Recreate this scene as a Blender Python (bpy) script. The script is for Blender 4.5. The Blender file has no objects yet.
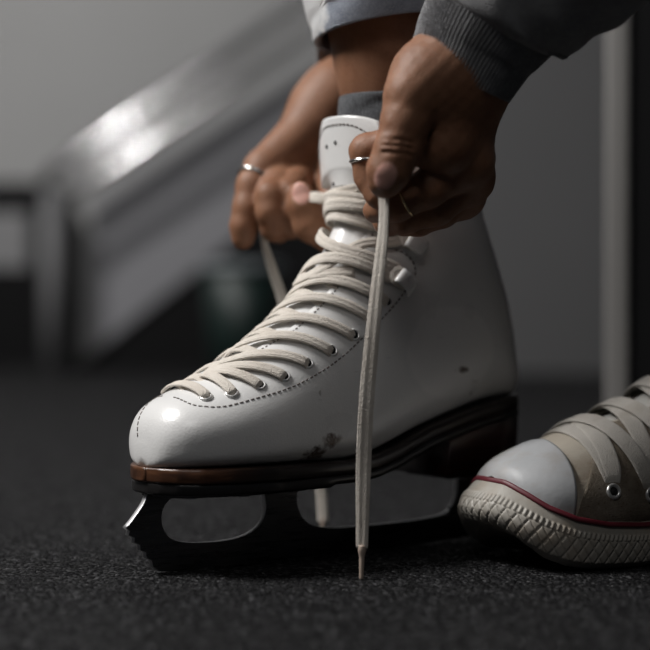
import bpy, bmesh, math, random
import numpy as np
from mathutils import Vector, Matrix
random.seed(7); rng = np.random.default_rng(7)
SC = bpy.context.scene
COL = SC.collection

# ------------------------------------------------------------------ camera
F = 1640.0; CAMH = 0.154; TILT = math.atan(25.0 / F)
cam_data = bpy.data.cameras.new('camera'); cam = bpy.data.objects.new('camera', cam_data); COL.objects.link(cam)
cam.location = (0, -1, CAMH); cam.rotation_euler = (math.pi / 2 - TILT, 0, 0)
cam_data.sensor_width = 36; cam_data.lens = F / 650 * 36; cam_data.clip_start = 0.02
cam_data.dof.use_dof = True; cam_data.dof.focus_distance = 0.930; cam_data.dof.aperture_fstop = 3.5
cam_data.dof.aperture_blades = 9
SC.camera = cam
_f = np.array([0, math.cos(TILT), -math.sin(TILT)]); _u = np.array([0, math.sin(TILT), math.cos(TILT)])

def P(px, py, Y):
    """a photo direction carried out to the depth Y of the room"""
    d = _f + np.array([(px - 325) / F, 0, 0]) - _u * (py - 325) / F
    return np.array([0, -1, CAMH]) + d * ((Y + 1) / d[1])

def proj(pts):
    q = np.asarray(pts) - np.array([0, -1, CAMH])
    z = q @ _f
    return np.stack([325 + F * q[..., 0] / z, 325 - F * (q @ _u) / z], -1)

# ------------------------------------------------------------------ helpers
def link(name, verts, faces, mat=None, parent=None, smooth=True, mats=None, fm=None):
    me = bpy.data.meshes.new(name)
    me.from_pydata([tuple(map(float, v)) for v in verts], [], [tuple(int(i) for i in f) for f in faces])
    me.update()
    o = bpy.data.objects.new(name, me); COL.objects.link(o)
    for m in (mats or ([mat] if mat else [])): me.materials.append(m)
    if fm is not None: me.polygons.foreach_set('material_index', np.asarray(fm, dtype=np.int32))
    if smooth: me.polygons.foreach_set('use_smooth', [True] * len(me.polygons))
    if parent: o.parent = parent
    return o

def tag(o, label=None, cat=None, group=None, kind=None):
    if label: o['label'] = label
    if cat: o['category'] = cat
    if group: o['group'] = group
    if kind: o['kind'] = kind
    return o

def empty(name, loc=(0, 0, 0), rz=0):
    o = bpy.data.objects.new(name, None); COL.objects.link(o)
    o.location = loc; o.rotation_euler = (0, 0, rz); o.empty_display_size = 0.02
    return o

class MB:
    """collects shapes for ONE mesh"""
    def __init__(s): s.v = []; s.f = []
    def add(s, v, f):
        n = len(s.v); s.v += [tuple(p) for p in v]; s.f += [tuple(i + n for i in q) for q in f]; return s
    def box(s, c, d, rot=None):
        pts = []
        for x in (-.5, .5):
            for y in (-.5, .5):
                for z in (-.5, .5):
                    p = Vector((x * d[0], y * d[1], z * d[2]))
                    if rot is not None: p = rot @ p
                    pts.append(Vector(c) + p)
        return s.add(pts, [(0, 1, 3, 2), (4, 6, 7, 5), (0, 4, 5, 1), (2, 3, 7, 6), (0, 2, 6, 4), (1, 5, 7, 3)])
    def tube(s, pts, r, n=16, cap=True):
        pts = np.asarray(pts, float); m = len(pts)
        rr = np.full(m, r) if np.isscalar(r) else np.asarray(r)
        T = np.gradient(pts, axis=0); T /= np.linalg.norm(T, axis=1)[:, None] + 1e-12
        ref = np.array([0, 0, 1.0]) if abs(T[0][2]) < .9 else np.array([1.0, 0, 0])
        v = []; N = np.cross(T[0], ref); N /= np.linalg.norm(N)
        for i in range(m):
            N = N - T[i] * (N @ T[i]); N /= np.linalg.norm(N); B = np.cross(T[i], N)
            for k in range(n):
                a = 2 * math.pi * k / n
                v.append(pts[i] + rr[i] * (math.cos(a) * N + math.sin(a) * B))
        f = [(i * n + k, i * n + (k + 1) % n, (i + 1) * n + (k + 1) % n, (i + 1) * n + k) for i in range(m - 1) for k in range(n)]
        if cap: f += [tuple(range(n))[::-1], tuple((m - 1) * n + k for k in range(n))]
        return s.add(v, f)
    def torus(s, c, nrm, R, r, n=24, m=10, sy=1.0, ref=None):
        nrm = np.asarray(nrm, float); nrm /= np.linalg.norm(nrm)
        if ref is None: ref = np.array([0, 0, 1.0]) if abs(nrm[2]) < .9 else np.array([1.0, 0, 0])
        A = np.asarray(ref, float); A = A - nrm * (A @ nrm); A /= np.linalg.norm(A); B = np.cross(nrm, A)
        v = []
        for i in range(n):
            a = 2 * math.pi * i / n; d = math.cos(a) * A + math.sin(a) * B * sy
            for j in range(m):
                b = 2 * math.pi * j / m
                v.append(np.asarray(c) + d * R + r * (math.cos(b) * d + math.sin(b) * nrm))
        f = [(i * m + j, ((i + 1) % n) * m + j, ((i + 1) % n) * m + (j + 1) % m, i * m + (j + 1) % m) for i in range(n) for j in range(m)]
        return s.add(v, f)
    def ball(s, c, rad, n=16, m=10, R=None):
        rad = np.ones(3) * rad; v = []
        for i in range(m + 1):
            t = math.pi * i / m
            for k in range(n):
                a = 2 * math.pi * k / n
                p = np.array([math.sin(t) * math.cos(a), math.sin(t) * math.sin(a), math.cos(t)]) * rad
                if R is not None: p = R @ p
                v.append(np.asarray(c) + p)
        f = [(i * n + k, (i + 1) * n + k, (i + 1) * n + (k + 1) % n, i * n + (k + 1) % n) for i in range(m) for k in range(n)]
        return s.add(v, f)
    def sweep(s, pts, nrm, w, t, n=10, pw=2.6, cap=True, wales=0):
        """a flat ribbon: width w across, thickness t along the normal"""
        pts = np.asarray(pts, float); nrm = np.asarray(nrm, float); m = len(pts)
        w = np.full(m, w) if np.isscalar(w) else np.asarray(w); t = np.full(m, t) if np.isscalar(t) else np.asarray(t)
        T = np.gradient(pts, axis=0); T /= np.linalg.norm(T, axis=1)[:, None] + 1e-12
        v = []
        for i in range(m):
            N = nrm[i] - T[i] * (nrm[i] @ T[i]); N /= np.linalg.norm(N) + 1e-12; B = np.cross(T[i], N)
            for k in range(n):
                a = 2 * math.pi * k / n; ca, sa = math.cos(a), math.sin(a)
                bx = np.sign(ca) * abs(ca) ** (2 / pw); tz = t[i] / 2
                if wales: tz *= 1 + .16 * math.cos(math.pi * wales * bx) + .06 * math.sin(i * 2.1 + 5 * bx)
                v.append(pts[i] + B * (w[i] / 2 * bx) + N * (tz * np.sign(sa) * abs(sa) ** (2 / pw)))
        f = [(i * n + k, i * n + (k + 1) % n, (i + 1) * n + (k + 1) % n, (i + 1) * n + k) for i in range(m - 1) for k in range(n)]
        if cap: f += [tuple(range(n))[::-1], tuple((m - 1) * n + k for k in range(n))]
        return s.add(v, f)
    def build(s, name, mat, parent=None, smooth=True): return link(name, s.v, s.f, mat, parent, smooth)

def fix_normals(o):
    bm = bmesh.new(); bm.from_mesh(o.data); bmesh.ops.remove_doubles(bm, verts=bm.verts, dist=1e-6)
    bmesh.ops.recalc_face_normals(bm, faces=bm.faces); bm.to_mesh(o.data); bm.free(); return o

def bevel(o, w, seg=3, ang=35):
    m = o.modifiers.new('bevel', 'BEVEL'); m.width = w; m.segments = seg; m.limit_method = 'ANGLE'; m.angle_limit = math.radians(ang); return o

def cr(tab, t):
    """Catmull-Rom through the rows of tab at t in [0, 1]"""
    tab = np.asarray(tab, float); n = len(tab) - 1
    x = np.clip(np.asarray(t, float), 0, 1) * n; i = np.minimum(x.astype(int), n - 1); f = (x - i)[..., None]
    p0 = tab[np.maximum(i - 1, 0)]; p1 = tab[i]; p2 = tab[i + 1]; p3 = tab[np.minimum(i + 2, n)]
    return p1 + .5 * f * (p2 - p0 + f * (2 * p0 - 5 * p1 + 4 * p2 - p3 + f * (3 * (p1 - p2) + p3 - p0)))

def smooth_path(pts, n):
    """resampled Catmull-Rom path with even steps"""
    pts = np.asarray(pts, float); d = cr(pts, np.linspace(0, 1, 40 * len(pts)))
    L = np.r_[0, np.cumsum(np.linalg.norm(np.diff(d[:, :3], axis=0), axis=1))]
    s = np.linspace(0, L[-1], n)
    return np.stack([np.interp(s, L, d[:, k]) for k in range(d.shape[1])], 1)

# ------------------------------------------------------------------ materials
class NT:
    def __init__(s, name):
        s.m = bpy.data.materials.new(name); s.m.use_nodes = True; s.t = s.m.node_tree; s.n = s.t.nodes; s.l = s.t.links
        s.b = s.n['Principled BSDF']; s.out = s.n['Material Output']
        s.tc = s.n.new('ShaderNodeTexCoord')
    def set(s, **k):
        names = dict(col='Base Color', rough='Roughness', metal='Metallic', spec='Specular IOR Level', coat='Coat Weight', coatr='Coat Roughness',
                     sss='Subsurface Weight', sheen='Sheen Weight', em='Emission Color', ems='Emission Strength', sheenr='Sheen Roughness')
        for a, v in k.items():
            i = s.b.inputs[names[a]]
            if hasattr(v, 'is_linked'): s.l.new(v, i)
            elif a in ('col', 'em'): i.default_value = (*v, 1)
            else: i.default_value = v
        return s
    def noise(s, scale, detail=4, rough=.55, vec=None, out='Fac'):
        n = s.n.new('ShaderNodeTexNoise'); n.inputs['Scale'].default_value = scale; n.inputs['Detail'].default_value = detail
        n.inputs['Roughness'].default_value = rough; s.l.new(vec or s.tc.outputs['Object'], n.inputs['Vector']); return n.outputs[out]
    def voro(s, scale, out='Distance', feature='F1', vec=None):
        n = s.n.new('ShaderNodeTexVoronoi'); n.feature = feature; n.inputs['Scale'].default_value = scale
        s.l.new(vec or s.tc.outputs['Object'], n.inputs['Vector']); return n.outputs[out]
    def wave(s, scale, axis='X', dist=0, dscale=1, vec=None):
        n = s.n.new('ShaderNodeTexWave'); n.bands_direction = axis; n.inputs['Scale'].default_value = scale
        n.inputs['Distortion'].default_value = dist; n.inputs['Detail Scale'].default_value = dscale
        s.l.new(vec or s.tc.outputs['Object'], n.inputs['Vector']); return n.outputs['Fac']
    def ramp(s, fac, *stops):
        n = s.n.new('ShaderNodeValToRGB'); e = n.color_ramp.elements
        while len(e) < len(stops): e.new(.5)
        for q, (p, c) in zip(e, stops):
            q.position = p; q.color = (*c, 1) if hasattr(c, '__len__') else (c, c, c, 1)
        s.l.new(fac, n.inputs['Fac']); return n.outputs['Color']
    def mix(s, fac, a, b, blend='MIX'):
        n = s.n.new('ShaderNodeMix'); n.data_type = 'RGBA'; n.blend_type = blend
        for i, v in ((0, fac), (6, a), (7, b)):
            if hasattr(v, 'is_linked'): s.l.new(v, n.inputs[i])
            elif i: n.inputs[i].default_value = (*v, 1)
            else: n.inputs[i].default_value = v
        return n.outputs[2]
    def math(s, op, a, b=0.0, clamp=False):
        n = s.n.new('ShaderNodeMath'); n.operation = op; n.use_clamp = clamp
        for i, v in ((0, a), (1, b)):
            if hasattr(v, 'is_linked'): s.l.new(v, n.inputs[i])
            else: n.inputs[i].default_value = v
        return n.outputs[0]
    def attr(s, name):
        n = s.n.new('ShaderNodeAttribute'); n.attribute_name = name; return n.outputs['Fac']
    def vmap(s, scale=(1, 1, 1), loc=(0, 0, 0), rot=(0, 0, 0), src='Object'):
        n = s.n.new('ShaderNodeMapping'); n.inputs['Scale'].default_value = scale; n.inputs['Location'].default_value = loc
        n.inputs['Rotation'].default_value = rot; s.l.new(s.tc.outputs[src], n.inputs['Vector']); return n.outputs[0]
    def spot(s, centre, radii, noise_amt=.5, noise_scale=200, soft=.5):
        """an irregular mark: 1 inside the ellipsoid round centre, 0 outside"""
        v = s.n.new('ShaderNodeVectorMath'); v.operation = 'SUBTRACT'; s.l.new(s.tc.outputs['Object'], v.inputs[0]); v.inputs[1].default_value = centre
        d = s.n.new('ShaderNodeVectorMath'); d.operation = 'DIVIDE'; s.l.new(v.outputs[0], d.inputs[0]); d.inputs[1].default_value = radii
        l = s.n.new('ShaderNodeVectorMath'); l.operation = 'LENGTH'; s.l.new(d.outputs[0], l.inputs[0])
        x = s.math('ADD', l.outputs['Value'], s.math('MULTIPLY', s.math('SUBTRACT', s.noise(noise_scale), .5), noise_amt * 4))
        return s.math('DIVIDE', s.math('SUBTRACT', 1.0, x), soft, True)
    def bump(s, h, dist=.001, strength=1.0, prev=None):
        n = s.n.new('ShaderNodeBump'); n.inputs['Distance'].default_value = dist; n.inputs['Strength'].default_value = strength
        s.l.new(h, n.inputs['Height'])
        if prev is not None: s.l.new(prev, n.inputs['Normal'])
        s.l.new(n.outputs[0], s.b.inputs['Normal']); return n.outputs[0]

def simple(name, col, rough=.5, **k): return NT(name).set(col=col, rough=rough, **k).m

def leather_mat(m1=(0,0,0), m2=(0,0,0), m3=(0,0,0), hp_=(0,0,0)):
    t = NT('white_leather')
    g = t.noise(9, 3)
    c = t.ramp(g, (.3, (.74, .735, .725)), (.7, (.80, .795, .785)))
    sc = t.spot(m1, (.0085, .02, .0058), .42, 190, .45)            # brown scuffs over the arch
    sc2 = t.spot(m2, (.0075, .02, .0055), .45, 210, .45)
    sc3 = t.spot(m3, (.006, .02, .0026), .5, 300, .6)
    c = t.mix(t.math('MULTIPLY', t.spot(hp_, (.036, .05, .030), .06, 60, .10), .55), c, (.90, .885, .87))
    fine = t.noise(420, 2)
    m = t.math('MULTIPLY', t.math('ADD', t.math('ADD', sc, sc2), sc3, True), t.ramp(fine, (.30, .55), (.55, 1)))
    c = t.mix(m, c, (.09, .06, .045))
    s1 = t.noise(1, 2, vec=t.vmap((60, 60, 420), rot=(0, .25, 0)))
    c = t.mix(t.math('MULTIPLY', t.ramp(s1, (.70, 0), (.76, 1)), .35), c, (.30, .27, .25))   # fine scratches
    pt = t.noise(140, 0); c = t.mix(t.ramp(pt, (.84, 0), (.86, .6)), c, (.3, .27, .25))
    t.set(col=c, rough=t.ramp(t.noise(30, 4), (.3, .26), (.7, .38)), spec=.5, coat=.35, coatr=.16)
    h = t.math('ADD', t.math('MULTIPLY', t.voro(900), .5), t.noise(160, 3))
    t.bump(h, .00022, .55); return t.m

def lace_mat(name, a, b, dirt=.0):
    t = NT(name)
    c = t.ramp(t.noise(60, 4), (.3, a), (.7, b))
    if dirt: c = t.mix(t.math('MULTIPLY', t.ramp(t.noise(45, 5), (.5, 0), (.7, 1)), dirt), c, (.23, .18, .13))
    t.set(col=c, rough=.85, spec=.2, sheen=.15)
    t.bump(t.math('ADD', t.noise(1600, 1), t.math('MULTIPLY', t.voro(1300), .8)), .0005, .9); return t.m
LACE = lace_mat('cream_cotton_lace', (.66, .60, .53), (.77, .715, .64))
LACE2 = lace_mat('grey_cotton_lace', (.46, .43, .39), (.54, .51, .465), .5)
STEEL = simple('polished_steel', (.62, .63, .65), .16, metal=1.0)
NICKEL = simple('nickel', (.80, .79, .77), .30, metal=.75)
CHROME = simple('chrome', (.75, .75, .76), .14, metal=1.0)
THREAD = simple('grey_thread', (.16, .14, .13), .9)
DARKHOLE = simple('hole_black', (.01, .01, .01), .9)
def blade_mat():
    t = NT('dark_blade_steel'); n = t.noise(1, 3, vec=t.vmap((40, 40, 400)))
    t.set(col=t.ramp(n, (.3, (.10, .10, .105)), (.7, (.16, .16, .165))), metal=1.0, rough=t.ramp(n, (.3, .22), (.7, .38))); return t.m
BLADE = blade_mat()
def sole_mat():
    """brown lacquered leather; behind the toe its shade is painted in black"""
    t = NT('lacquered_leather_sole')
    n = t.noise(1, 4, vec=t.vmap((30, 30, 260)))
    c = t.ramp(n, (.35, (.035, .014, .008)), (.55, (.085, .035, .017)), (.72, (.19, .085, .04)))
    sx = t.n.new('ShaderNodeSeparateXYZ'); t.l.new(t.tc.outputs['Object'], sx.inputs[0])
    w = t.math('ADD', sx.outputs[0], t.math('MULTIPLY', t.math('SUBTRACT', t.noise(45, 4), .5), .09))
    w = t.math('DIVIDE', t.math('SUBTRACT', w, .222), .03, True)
    c = t.mix(w, (.014, .009, .008), c)  # near-black stands for the shade on the sole behind the toe
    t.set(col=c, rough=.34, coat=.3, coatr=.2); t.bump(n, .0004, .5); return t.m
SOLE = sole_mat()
OUTSOLE = NT('black_outsole').set(col=(.012, .011, .011), rough=.35, coat=.3).m
def heel_mat():
    t = NT('dark_red_heel'); n = t.noise(1, 3, vec=t.vmap((20, 20, 300)))
    t.set(col=t.ramp(n, (.4, (.016, .004, .004)), (.7, (.032, .007, .006))), rough=.3, coat=.4); t.bump(n, .0003, .4); return t.m
HEEL = heel_mat()
# ------------------------------------------------------------------ the skate
SK_A = math.radians(35); SK_O = (.1172, .07, 0)
skate = empty('ice_skate', SK_O, math.pi + SK_A)
tag(skate, 'white leather figure skate with cream laces and dark blade, being laced up', 'ice skate')
_c, _s = math.cos(math.pi + SK_A), math.sin(math.pi + SK_A)
SKR = np.array([[_c, -_s, 0], [_s, _c, 0], [0, 0, 1.0]])
def sk_world(p): return np.asarray(p) @ SKR.T + np.array(SK_O)
def sk_local(p): return (np.asarray(p) - np.array(SK_O)) @ SKR
# per ring: front/top point, bottom/back point, half width, place of the widest spot, squareness low and high
BOOT = np.array([
 (.2685,.0740,.2680,.0610,.0090,.45,2.4,2.2),
 (.2672,.0830,.2660,.0605,.0175,.42,2.8,2.2),
 (.2640,.0900,.2615,.0600,.0245,.40,3.2,2.2),
 (.2575,.0965,.2530,.0600,.0315,.38,3.6,2.2),
 (.2460,.1020,.2390,.0600,.0375,.36,4.0,2.2),
 (.2300,.1090,.2180,.0600,.0420,.34,4.0,2.1),
 (.2000,.1270,.1800,.0600,.0440,.34,4.0,2.0),
 (.1720,.1480,.1350,.0605,.0400,.36,3.6,2.0),
 (.1500,.1710,.0850,.0762,.0365,.40,3.4,2.0),
 (.1385,.1920,.0350,.0892,.0350,.45,3.2,2.0),
 (.1335,.2030,.0040,.0935,.0350,.46,2.8,2.0),
 (.1325,.2100,.0000,.1150,.0355,.48,2.3,2.1),
 (.1325,.2165,.0050,.1450,.0355,.50,2.2,2.1),
 (.1330,.2230,.0140,.1720,.0345,.50,2.2,2.2),
 (.1335,.2290,.0250,.2000,.0340,.50,2.2,2.2),
 (.1340,.2340,.0320,.2200,.0345,.50,2.2,2.2),
 (.1345,.2370,.0355,.2320,.0355,.50,2.2,2.2)])

def ringsurf(tab, u, a, off=0.0, side=1):
    """point of the shell; a runs 0 (sole/back) .. pi (ridge); side +1 is the inner side"""
    u, a = np.broadcast_arrays(np.asarray(u, float), np.asarray(a, float))
    r = cr(tab, u); T = r[..., 0:2]; B = r[..., 2:4]; w = r[..., 4]; mc = r[..., 5]; nb = r[..., 6]; nt = r[..., 7]
    ca, sa = np.cos(a), np.clip(np.sin(a), 0, 1); low = ca > 0; n = np.where(low, nb, nt)
    e = 2 / n; cc = np.abs(ca) ** e; ss = sa ** e
    m = np.where(low, mc * (1 - cc), mc + (1 - mc) * cc)
    xz = B + (T - B) * m[..., None]
    return np.stack([xz[..., 0], side * w * ss, xz[..., 1]], -1)

def surf_n(tab, u, a, side=1):
    e = 1e-3
    du = ringsurf(tab, np.clip(u + e, 0, 1), a, side=side) - ringsurf(tab, np.clip(u - e, 0, 1), a, side=side)
    a1 = np.clip(a + e, 1e-4, math.pi - 1e-4); a0 = np.clip(a - e, 1e-4, math.pi - 1e-4)
    da = ringsurf(tab, u, a1, side=side) - ringsurf(tab, u, a0, side=side)
    n = np.cross(du, da) * side
    return n / (np.linalg.norm(n, axis=-1)[..., None] + 1e-12)

U_TH = 5.1 / 16                                  # where the throat starts
def a_edge(u):
    """angle of the throat edge"""
    u = np.asarray(u, float); w = np.clip((u - U_TH) / (1 - U_TH), 0, 1)
    half = .0145 * np.clip(w * 7, 0, 1) ** .6 + .006 * w     # half width of the gap
    ww = cr(BOOT, u)[..., 4]
    return math.pi - np.arcsin(np.clip((half / ww), 0, .95))

# dense look-up of the inner (camera) side, to carry marks of the photo onto the leather
_U, _A = np.meshgrid(np.linspace(0, 1, 700), np.linspace(.05, math.pi - .02, 500), indexing='ij')
_PX = proj(sk_world(ringsurf(BOOT, _U, _A)))
_NW = surf_n(BOOT, _U, _A) @ SKR.T
_vis = ((np.array([0, -1, CAMH]) - sk_world(ringsurf(BOOT, _U, _A))) * _NW).sum(-1) > 0
def ua(px, py):
    d = (_PX[..., 0] - px) ** 2 + (_PX[..., 1] - py) ** 2 + np.where(_vis, 0, 1e6)
    k = np.unravel_index(np.argmin(d), d.shape); return _U[k], _A[k]

def mark(px, py): return tuple(ringsurf(BOOT, *ua(px, py)))
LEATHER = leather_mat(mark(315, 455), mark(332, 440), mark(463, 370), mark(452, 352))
nu, nv = 150, 46
US = np.linspace(0, 1, nu)
def half_grid(side):
    ae = np.where(US < U_TH, math.pi, a_edge(US))
    a = np.linspace(0, 1, nv)[None, :] * ae[:, None]
    return ringsurf(BOOT, US[:, None] * np.ones((1, nv)), a, side=side)
gv, gf = [], []
for side in (1, -1):
    g = half_grid(side); n0 = len(gv); gv += list(g.reshape(-1, 3))
    for i in range(nu - 1):
        for j in range(nv - 1):
            q = (n0 + i * nv + j, n0 + i * nv + j + 1, n0 + (i + 1) * nv + j + 1, n0 + (i + 1) * nv + j)
            gf.append(q if side > 0 else q[::-1])
# close the toe tip
n0 = len(gv); g = half_grid(1)[0]; g2 = half_grid(-1)[0]
ctr = (g.mean(0) + g2.mean(0)) / 2; ctr[0] += .0004; gv.append(ctr)
for j in range(nv - 1):
    gf.append((n0, j + 1, j)); k = nu * nv; gf.append((n0, k + j, k + j + 1))
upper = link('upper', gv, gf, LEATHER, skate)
bm = bmesh.new(); bm.from_mesh(upper.data); bmesh.ops.remove_doubles(bm, verts=bm.verts, dist=2e-5)
bmesh.ops.dissolve_degenerate(bm, edges=bm.edges, dist=1e-6)
bmesh.ops.recalc_face_normals(bm, faces=bm.faces); bm.to_mesh(upper.data); bm.free()
_so = upper.modifiers.new('thickness', 'SOLIDIFY'); _so.thickness = .0026; _so.offset = -1

def on(u, a, side=1, off=0.0):
    u = np.asarray(u, float); a = np.asarray(a, float)
    return ringsurf(BOOT, u, a, side=side) + surf_n(BOOT, u, a, side) * off

# tongue: follows the ridge under the facings and stands up above the collar
TG_TOP = []
tv, tf = [], []; nu2, nv2 = 90, 25
_TR = cr(BOOT, np.array(1.0))
def tongue_pt(t, q, off=0.0):
    """t 0..1 up the tongue, q -1..1 across"""
    ut = U_TH - .03 + t * 1.28 * (1 - U_TH + .03); uu = min(ut, 1.0)
    half = .004 + .0265 * min(1, t * 4) ** .7
    side = 1 if q >= 0 else -1
    w = cr(BOOT, np.array(uu))[4]
    a = math.pi - math.asin(min(.985, abs(q) * min(half, .0300) / w))
    p = ringsurf(BOOT, uu, a, side=side) - surf_n(BOOT, np.array(uu), np.array(min(a, math.pi - .02)), side) * (.0028 - off)
    # the free upper part flattens, widens a little and leans forward
    k = np.clip((ut - .80) / .2, 0, 1); k = k * k * (3 - 2 * k)
    ext = max(0.0, ut - 1.0) / (.28 * (1 - U_TH + .03))
    if k > 0:
        hw = .0335 * (1 if ext < .5 else 1 - .16 * ((ext - .5) / .5) ** 2.5)
        c = cr(BOOT, np.array(uu)); y = q * hw
        z = c[1] - .002 - .010 * q * q * (1 - .75 * ext) + .030 * ext * (1 - (.10 * abs(q) ** 4 if ext > .3 else 0))
        x = c[0] - .0025 + off + .003 * ext - .0115 * abs(q) ** 2.2
        p = p * (1 - k) + np.array([x, y, z]) * k
    return p
for i in range(nu2):
    for j in range(nv2): tv.append(tongue_pt(i / (nu2 - 1), -1 + 2 * j / (nv2 - 1)))
tf = [(i * nv2 + j, i * nv2 + j + 1, (i + 1) * nv2 + j + 1, (i + 1) * nv2 + j) for i in range(nu2 - 1) for j in range(nv2 - 1)]
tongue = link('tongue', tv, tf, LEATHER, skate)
fix_normals(tongue)
_m = tongue.modifiers.new('thickness', 'SOLIDIFY'); _m.thickness = .003; _m.offset = 0

def dashes(mb, pts, nrm, step=.0034, ln=.0021, w=.0009):
    pts = np.asarray(pts); L = np.r_[0, np.cumsum(np.linalg.norm(np.diff(pts, axis=0), axis=1))]
    s = step / 2
    while s + ln < L[-1]:
        q = np.array([[np.interp(x, L, pts[:, k]) for k in range(3)] for x in np.linspace(s, s + ln, 4)])
        nn = np.array([[np.interp(x, L, nrm[:, k]) for k in range(3)] for x in np.linspace(s, s + ln, 4)])
        mb.sweep(q, nn, w, .0006, 6); s += step

st = MB()
def stitch(pix, sides=(1, -1), **k):
    uv = smooth_path(np.array([ua(*p) for p in pix]), 90)
    for sd in sides: dashes(st, on(uv[:, 0], uv[:, 1], sd, .0001), surf_n(BOOT, uv[:, 0], uv[:, 1], sd), **k)
stitch([(172, 397), (190, 404), (211, 407), (250, 400), (290, 388), (325, 369), (352, 348), (378, 322), (400, 298), (414, 278), (413, 262), (402, 252), (390, 249)])
# toe seam, and the seams along the facing edges
uu = np.linspace(.02, U_TH - .01, 60); aa = np.full(60, math.pi - .35); dashes(st, on(uu, aa, -1, .0001), surf_n(BOOT, uu, aa, -1))
uu = np.linspace(U_TH + .03, .97, 120)
for sd in (1, -1):
    aa = a_edge(uu) - .07; dashes(st, on(uu, aa, sd, .0001), surf_n(BOOT, uu, aa, sd), step=.0027, ln=.0014)
# tongue top hem
tp = np.array([tongue_pt(.962 - .05 * abs(q) ** 4, q * .88, .0018) for q in np.linspace(-1, 1, 60)]); tn = np.tile([1.0, 0, .2], (60, 1))
dashes(st, tp, tn)
tp = np.array([tongue_pt(.575 + .01 * q, q * .6, .0018) for q in np.linspace(-1, 1, 40)]); dashes(st, tp, np.tile([1.0, 0, .2], (40, 1)))
st.build('stitching', THREAD, skate)
for t, q in ((.885, -.02), (.878, -.33), (.60, -.25)):
    p = tongue_pt(t, q, .0016); MB().sweep([p, p + np.array([.0003, 0, 0])], [(0, 0, 1)] * 2, .0024, .0024, 12, 2).build('lace_hole', DARKHOLE, tongue)

# eyelets and hooks
EY = [(206, 397), (232, 393), (259, 385), (284, 376), (307, 363), (332, 350), (354, 335), (371, 318), (387, 301)]
EUV = np.array([ua(*p) for p in EY]); 
HK = [(402, 283), (414, 243), (423, 209)]
HUV = np.array([ua(*p) for p in HK])
for sd in (1, -1):
    for i, (u, a) in enumerate(EUV):
        if sd < 0: u = max(U_TH + .004, u - .045 * min(1, i / 2))
        p = on(u, a, sd); n = surf_n(BOOT, np.array(u), np.array(a), sd)
        e = MB()
        e.torus(p + n * .0004, n, .0031, .0009 if i < 2 else .0006, 22, 8)
        o = e.build('eyelet', NICKEL if i < 2 else LEATHER, skate)
        MB().sweep([p + n * .0001, p + n * .0005], [np.cross(n, (0, 0, 1.0))] * 2, .0050, .0050, 16, 2).build('eyelet_hole', DARKHOLE, o)
HOOKW = []; HOOKM = simple('white_enamelled_hook', (.88, .875, .86), .30, metal=.15, coat=.4)
for sd in (1, -1):
    for (u, a) in HUV:
        p = on(u, a, sd); n = surf_n(BOOT, np.array(u), np.array(a), sd)
        e = 1e-3; ra = on(u, a - e, sd) - on(u, a + e, sd); ra /= np.linalg.norm(ra)     # away from the throat
        up = np.cross(ra, n)
        h = MB(); path = [p + n * .0046 - ra * .0056, p + n * .0058 - ra * .0046, p + n * .0062 - ra * .0015, p + n * .0060 + ra * .0020, p + n * .0048 + ra * .0056, p + n * .0004 + ra * .0078]
        q = smooth_path(path, 22); tt = np.gradient(q, axis=0); nn = np.cross(tt, up)
        h.sweep(q, nn, np.interp(np.linspace(0, 1, 22), [0, .2, .6, 1], [.0108, .0108, .0106, .0092]), .0013, 10, 3.5)
        h.build('hook', HOOKM, skate); HOOKW.append((sd, p, n, ra, up))

# ---------- sole, heel
def outline(n=120, grow=.0015, x0=.0, x1=.2700):
    """plan outline of the foot: inner side then outer side"""
    xs = x0 + (x1 - x0) * (1 - np.cos(np.linspace(0, math.pi, n))) / 2
    ws = np.array([(0, .006), (.004, .019), (.012, .0275), (.03, .033), (.06, .0335), (.1, .0325), (.135, .0375), (.17, .043), (.205, .0440), (.232, .0405), (.25, .0335), (.260, .0255), (.266, .0165), (.2695, .006)])
    w = np.interp(xs, ws[:, 0], ws[:, 1]) + grow
    w[0] = w[-1] = .002
    return xs, w
def zsole(x): return np.interp(x, [0, .02, .05, .085, .11, .13, .15, .30], [.0935, .0920, .0865, .0768, .0665, .0615, .0602, .0602])
xs, w = outline(120, .0012); w = w - np.clip((.20 - xs) / .03, 0, 1) * .0022
def slab(zt, zb, name, mat, parent, xs=xs, w=w, inset=0.0):
    v, f = [], []; n = len(xs)
    for fz, _, dw in [(lambda x, i=i: (zt(x), zt(x) - .001, zb(x) + .0012, zb(x))[i], 1, (-.0008, 0, -inset * .6, -inset - .001)[i]) for i in range(4)]:
        for sd in (1, -1):
            for i in range(n):
                v.append((xs[i], sd * max(.0012, w[i] + dw), fz(xs[i])))
    for L in range(3):
        b, t = L * 2 * n, (L + 1) * 2 * n
        for i in range(n - 1):
            f.append((b + i, b + i + 1, t + i + 1, t + i)); f.append((b + n + i + 1, b + n + i, t + n + i, t + n + i + 1))
        f.append((b + n - 1, b + 2 * n - 1, t + 2 * n - 1, t + n - 1)); f.append((b + n, b, t, t + n))
    for L, fl in ((0, 0), (3, 1)):
        b = L * 2 * n
        for i in range(n - 1):
            q = (b + i, b + n + i, b + n + i + 1, b + i + 1); f.append(q if not fl else q[::-1])
    return fix_normals(link(name, v, f, mat, parent))
ZB = .0462
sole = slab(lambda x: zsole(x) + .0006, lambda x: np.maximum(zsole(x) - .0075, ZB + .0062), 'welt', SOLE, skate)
xs2, w2 = outline(120, -.0006, .0, .2688)
k = xs2 > .105
slab(lambda x: np.maximum(zsole(x) - .0076, ZB + .0061), lambda x: np.where(x > .165, ZB, np.maximum(zsole(x) - .0125, ZB)), 'outsole', OUTSOLE, skate, xs2, w2)
xh, wh = outline(60, -.0012, .0025, .2700); kk = xh < .0715; xh = xh[kk]; wh = wh[kk]
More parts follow.
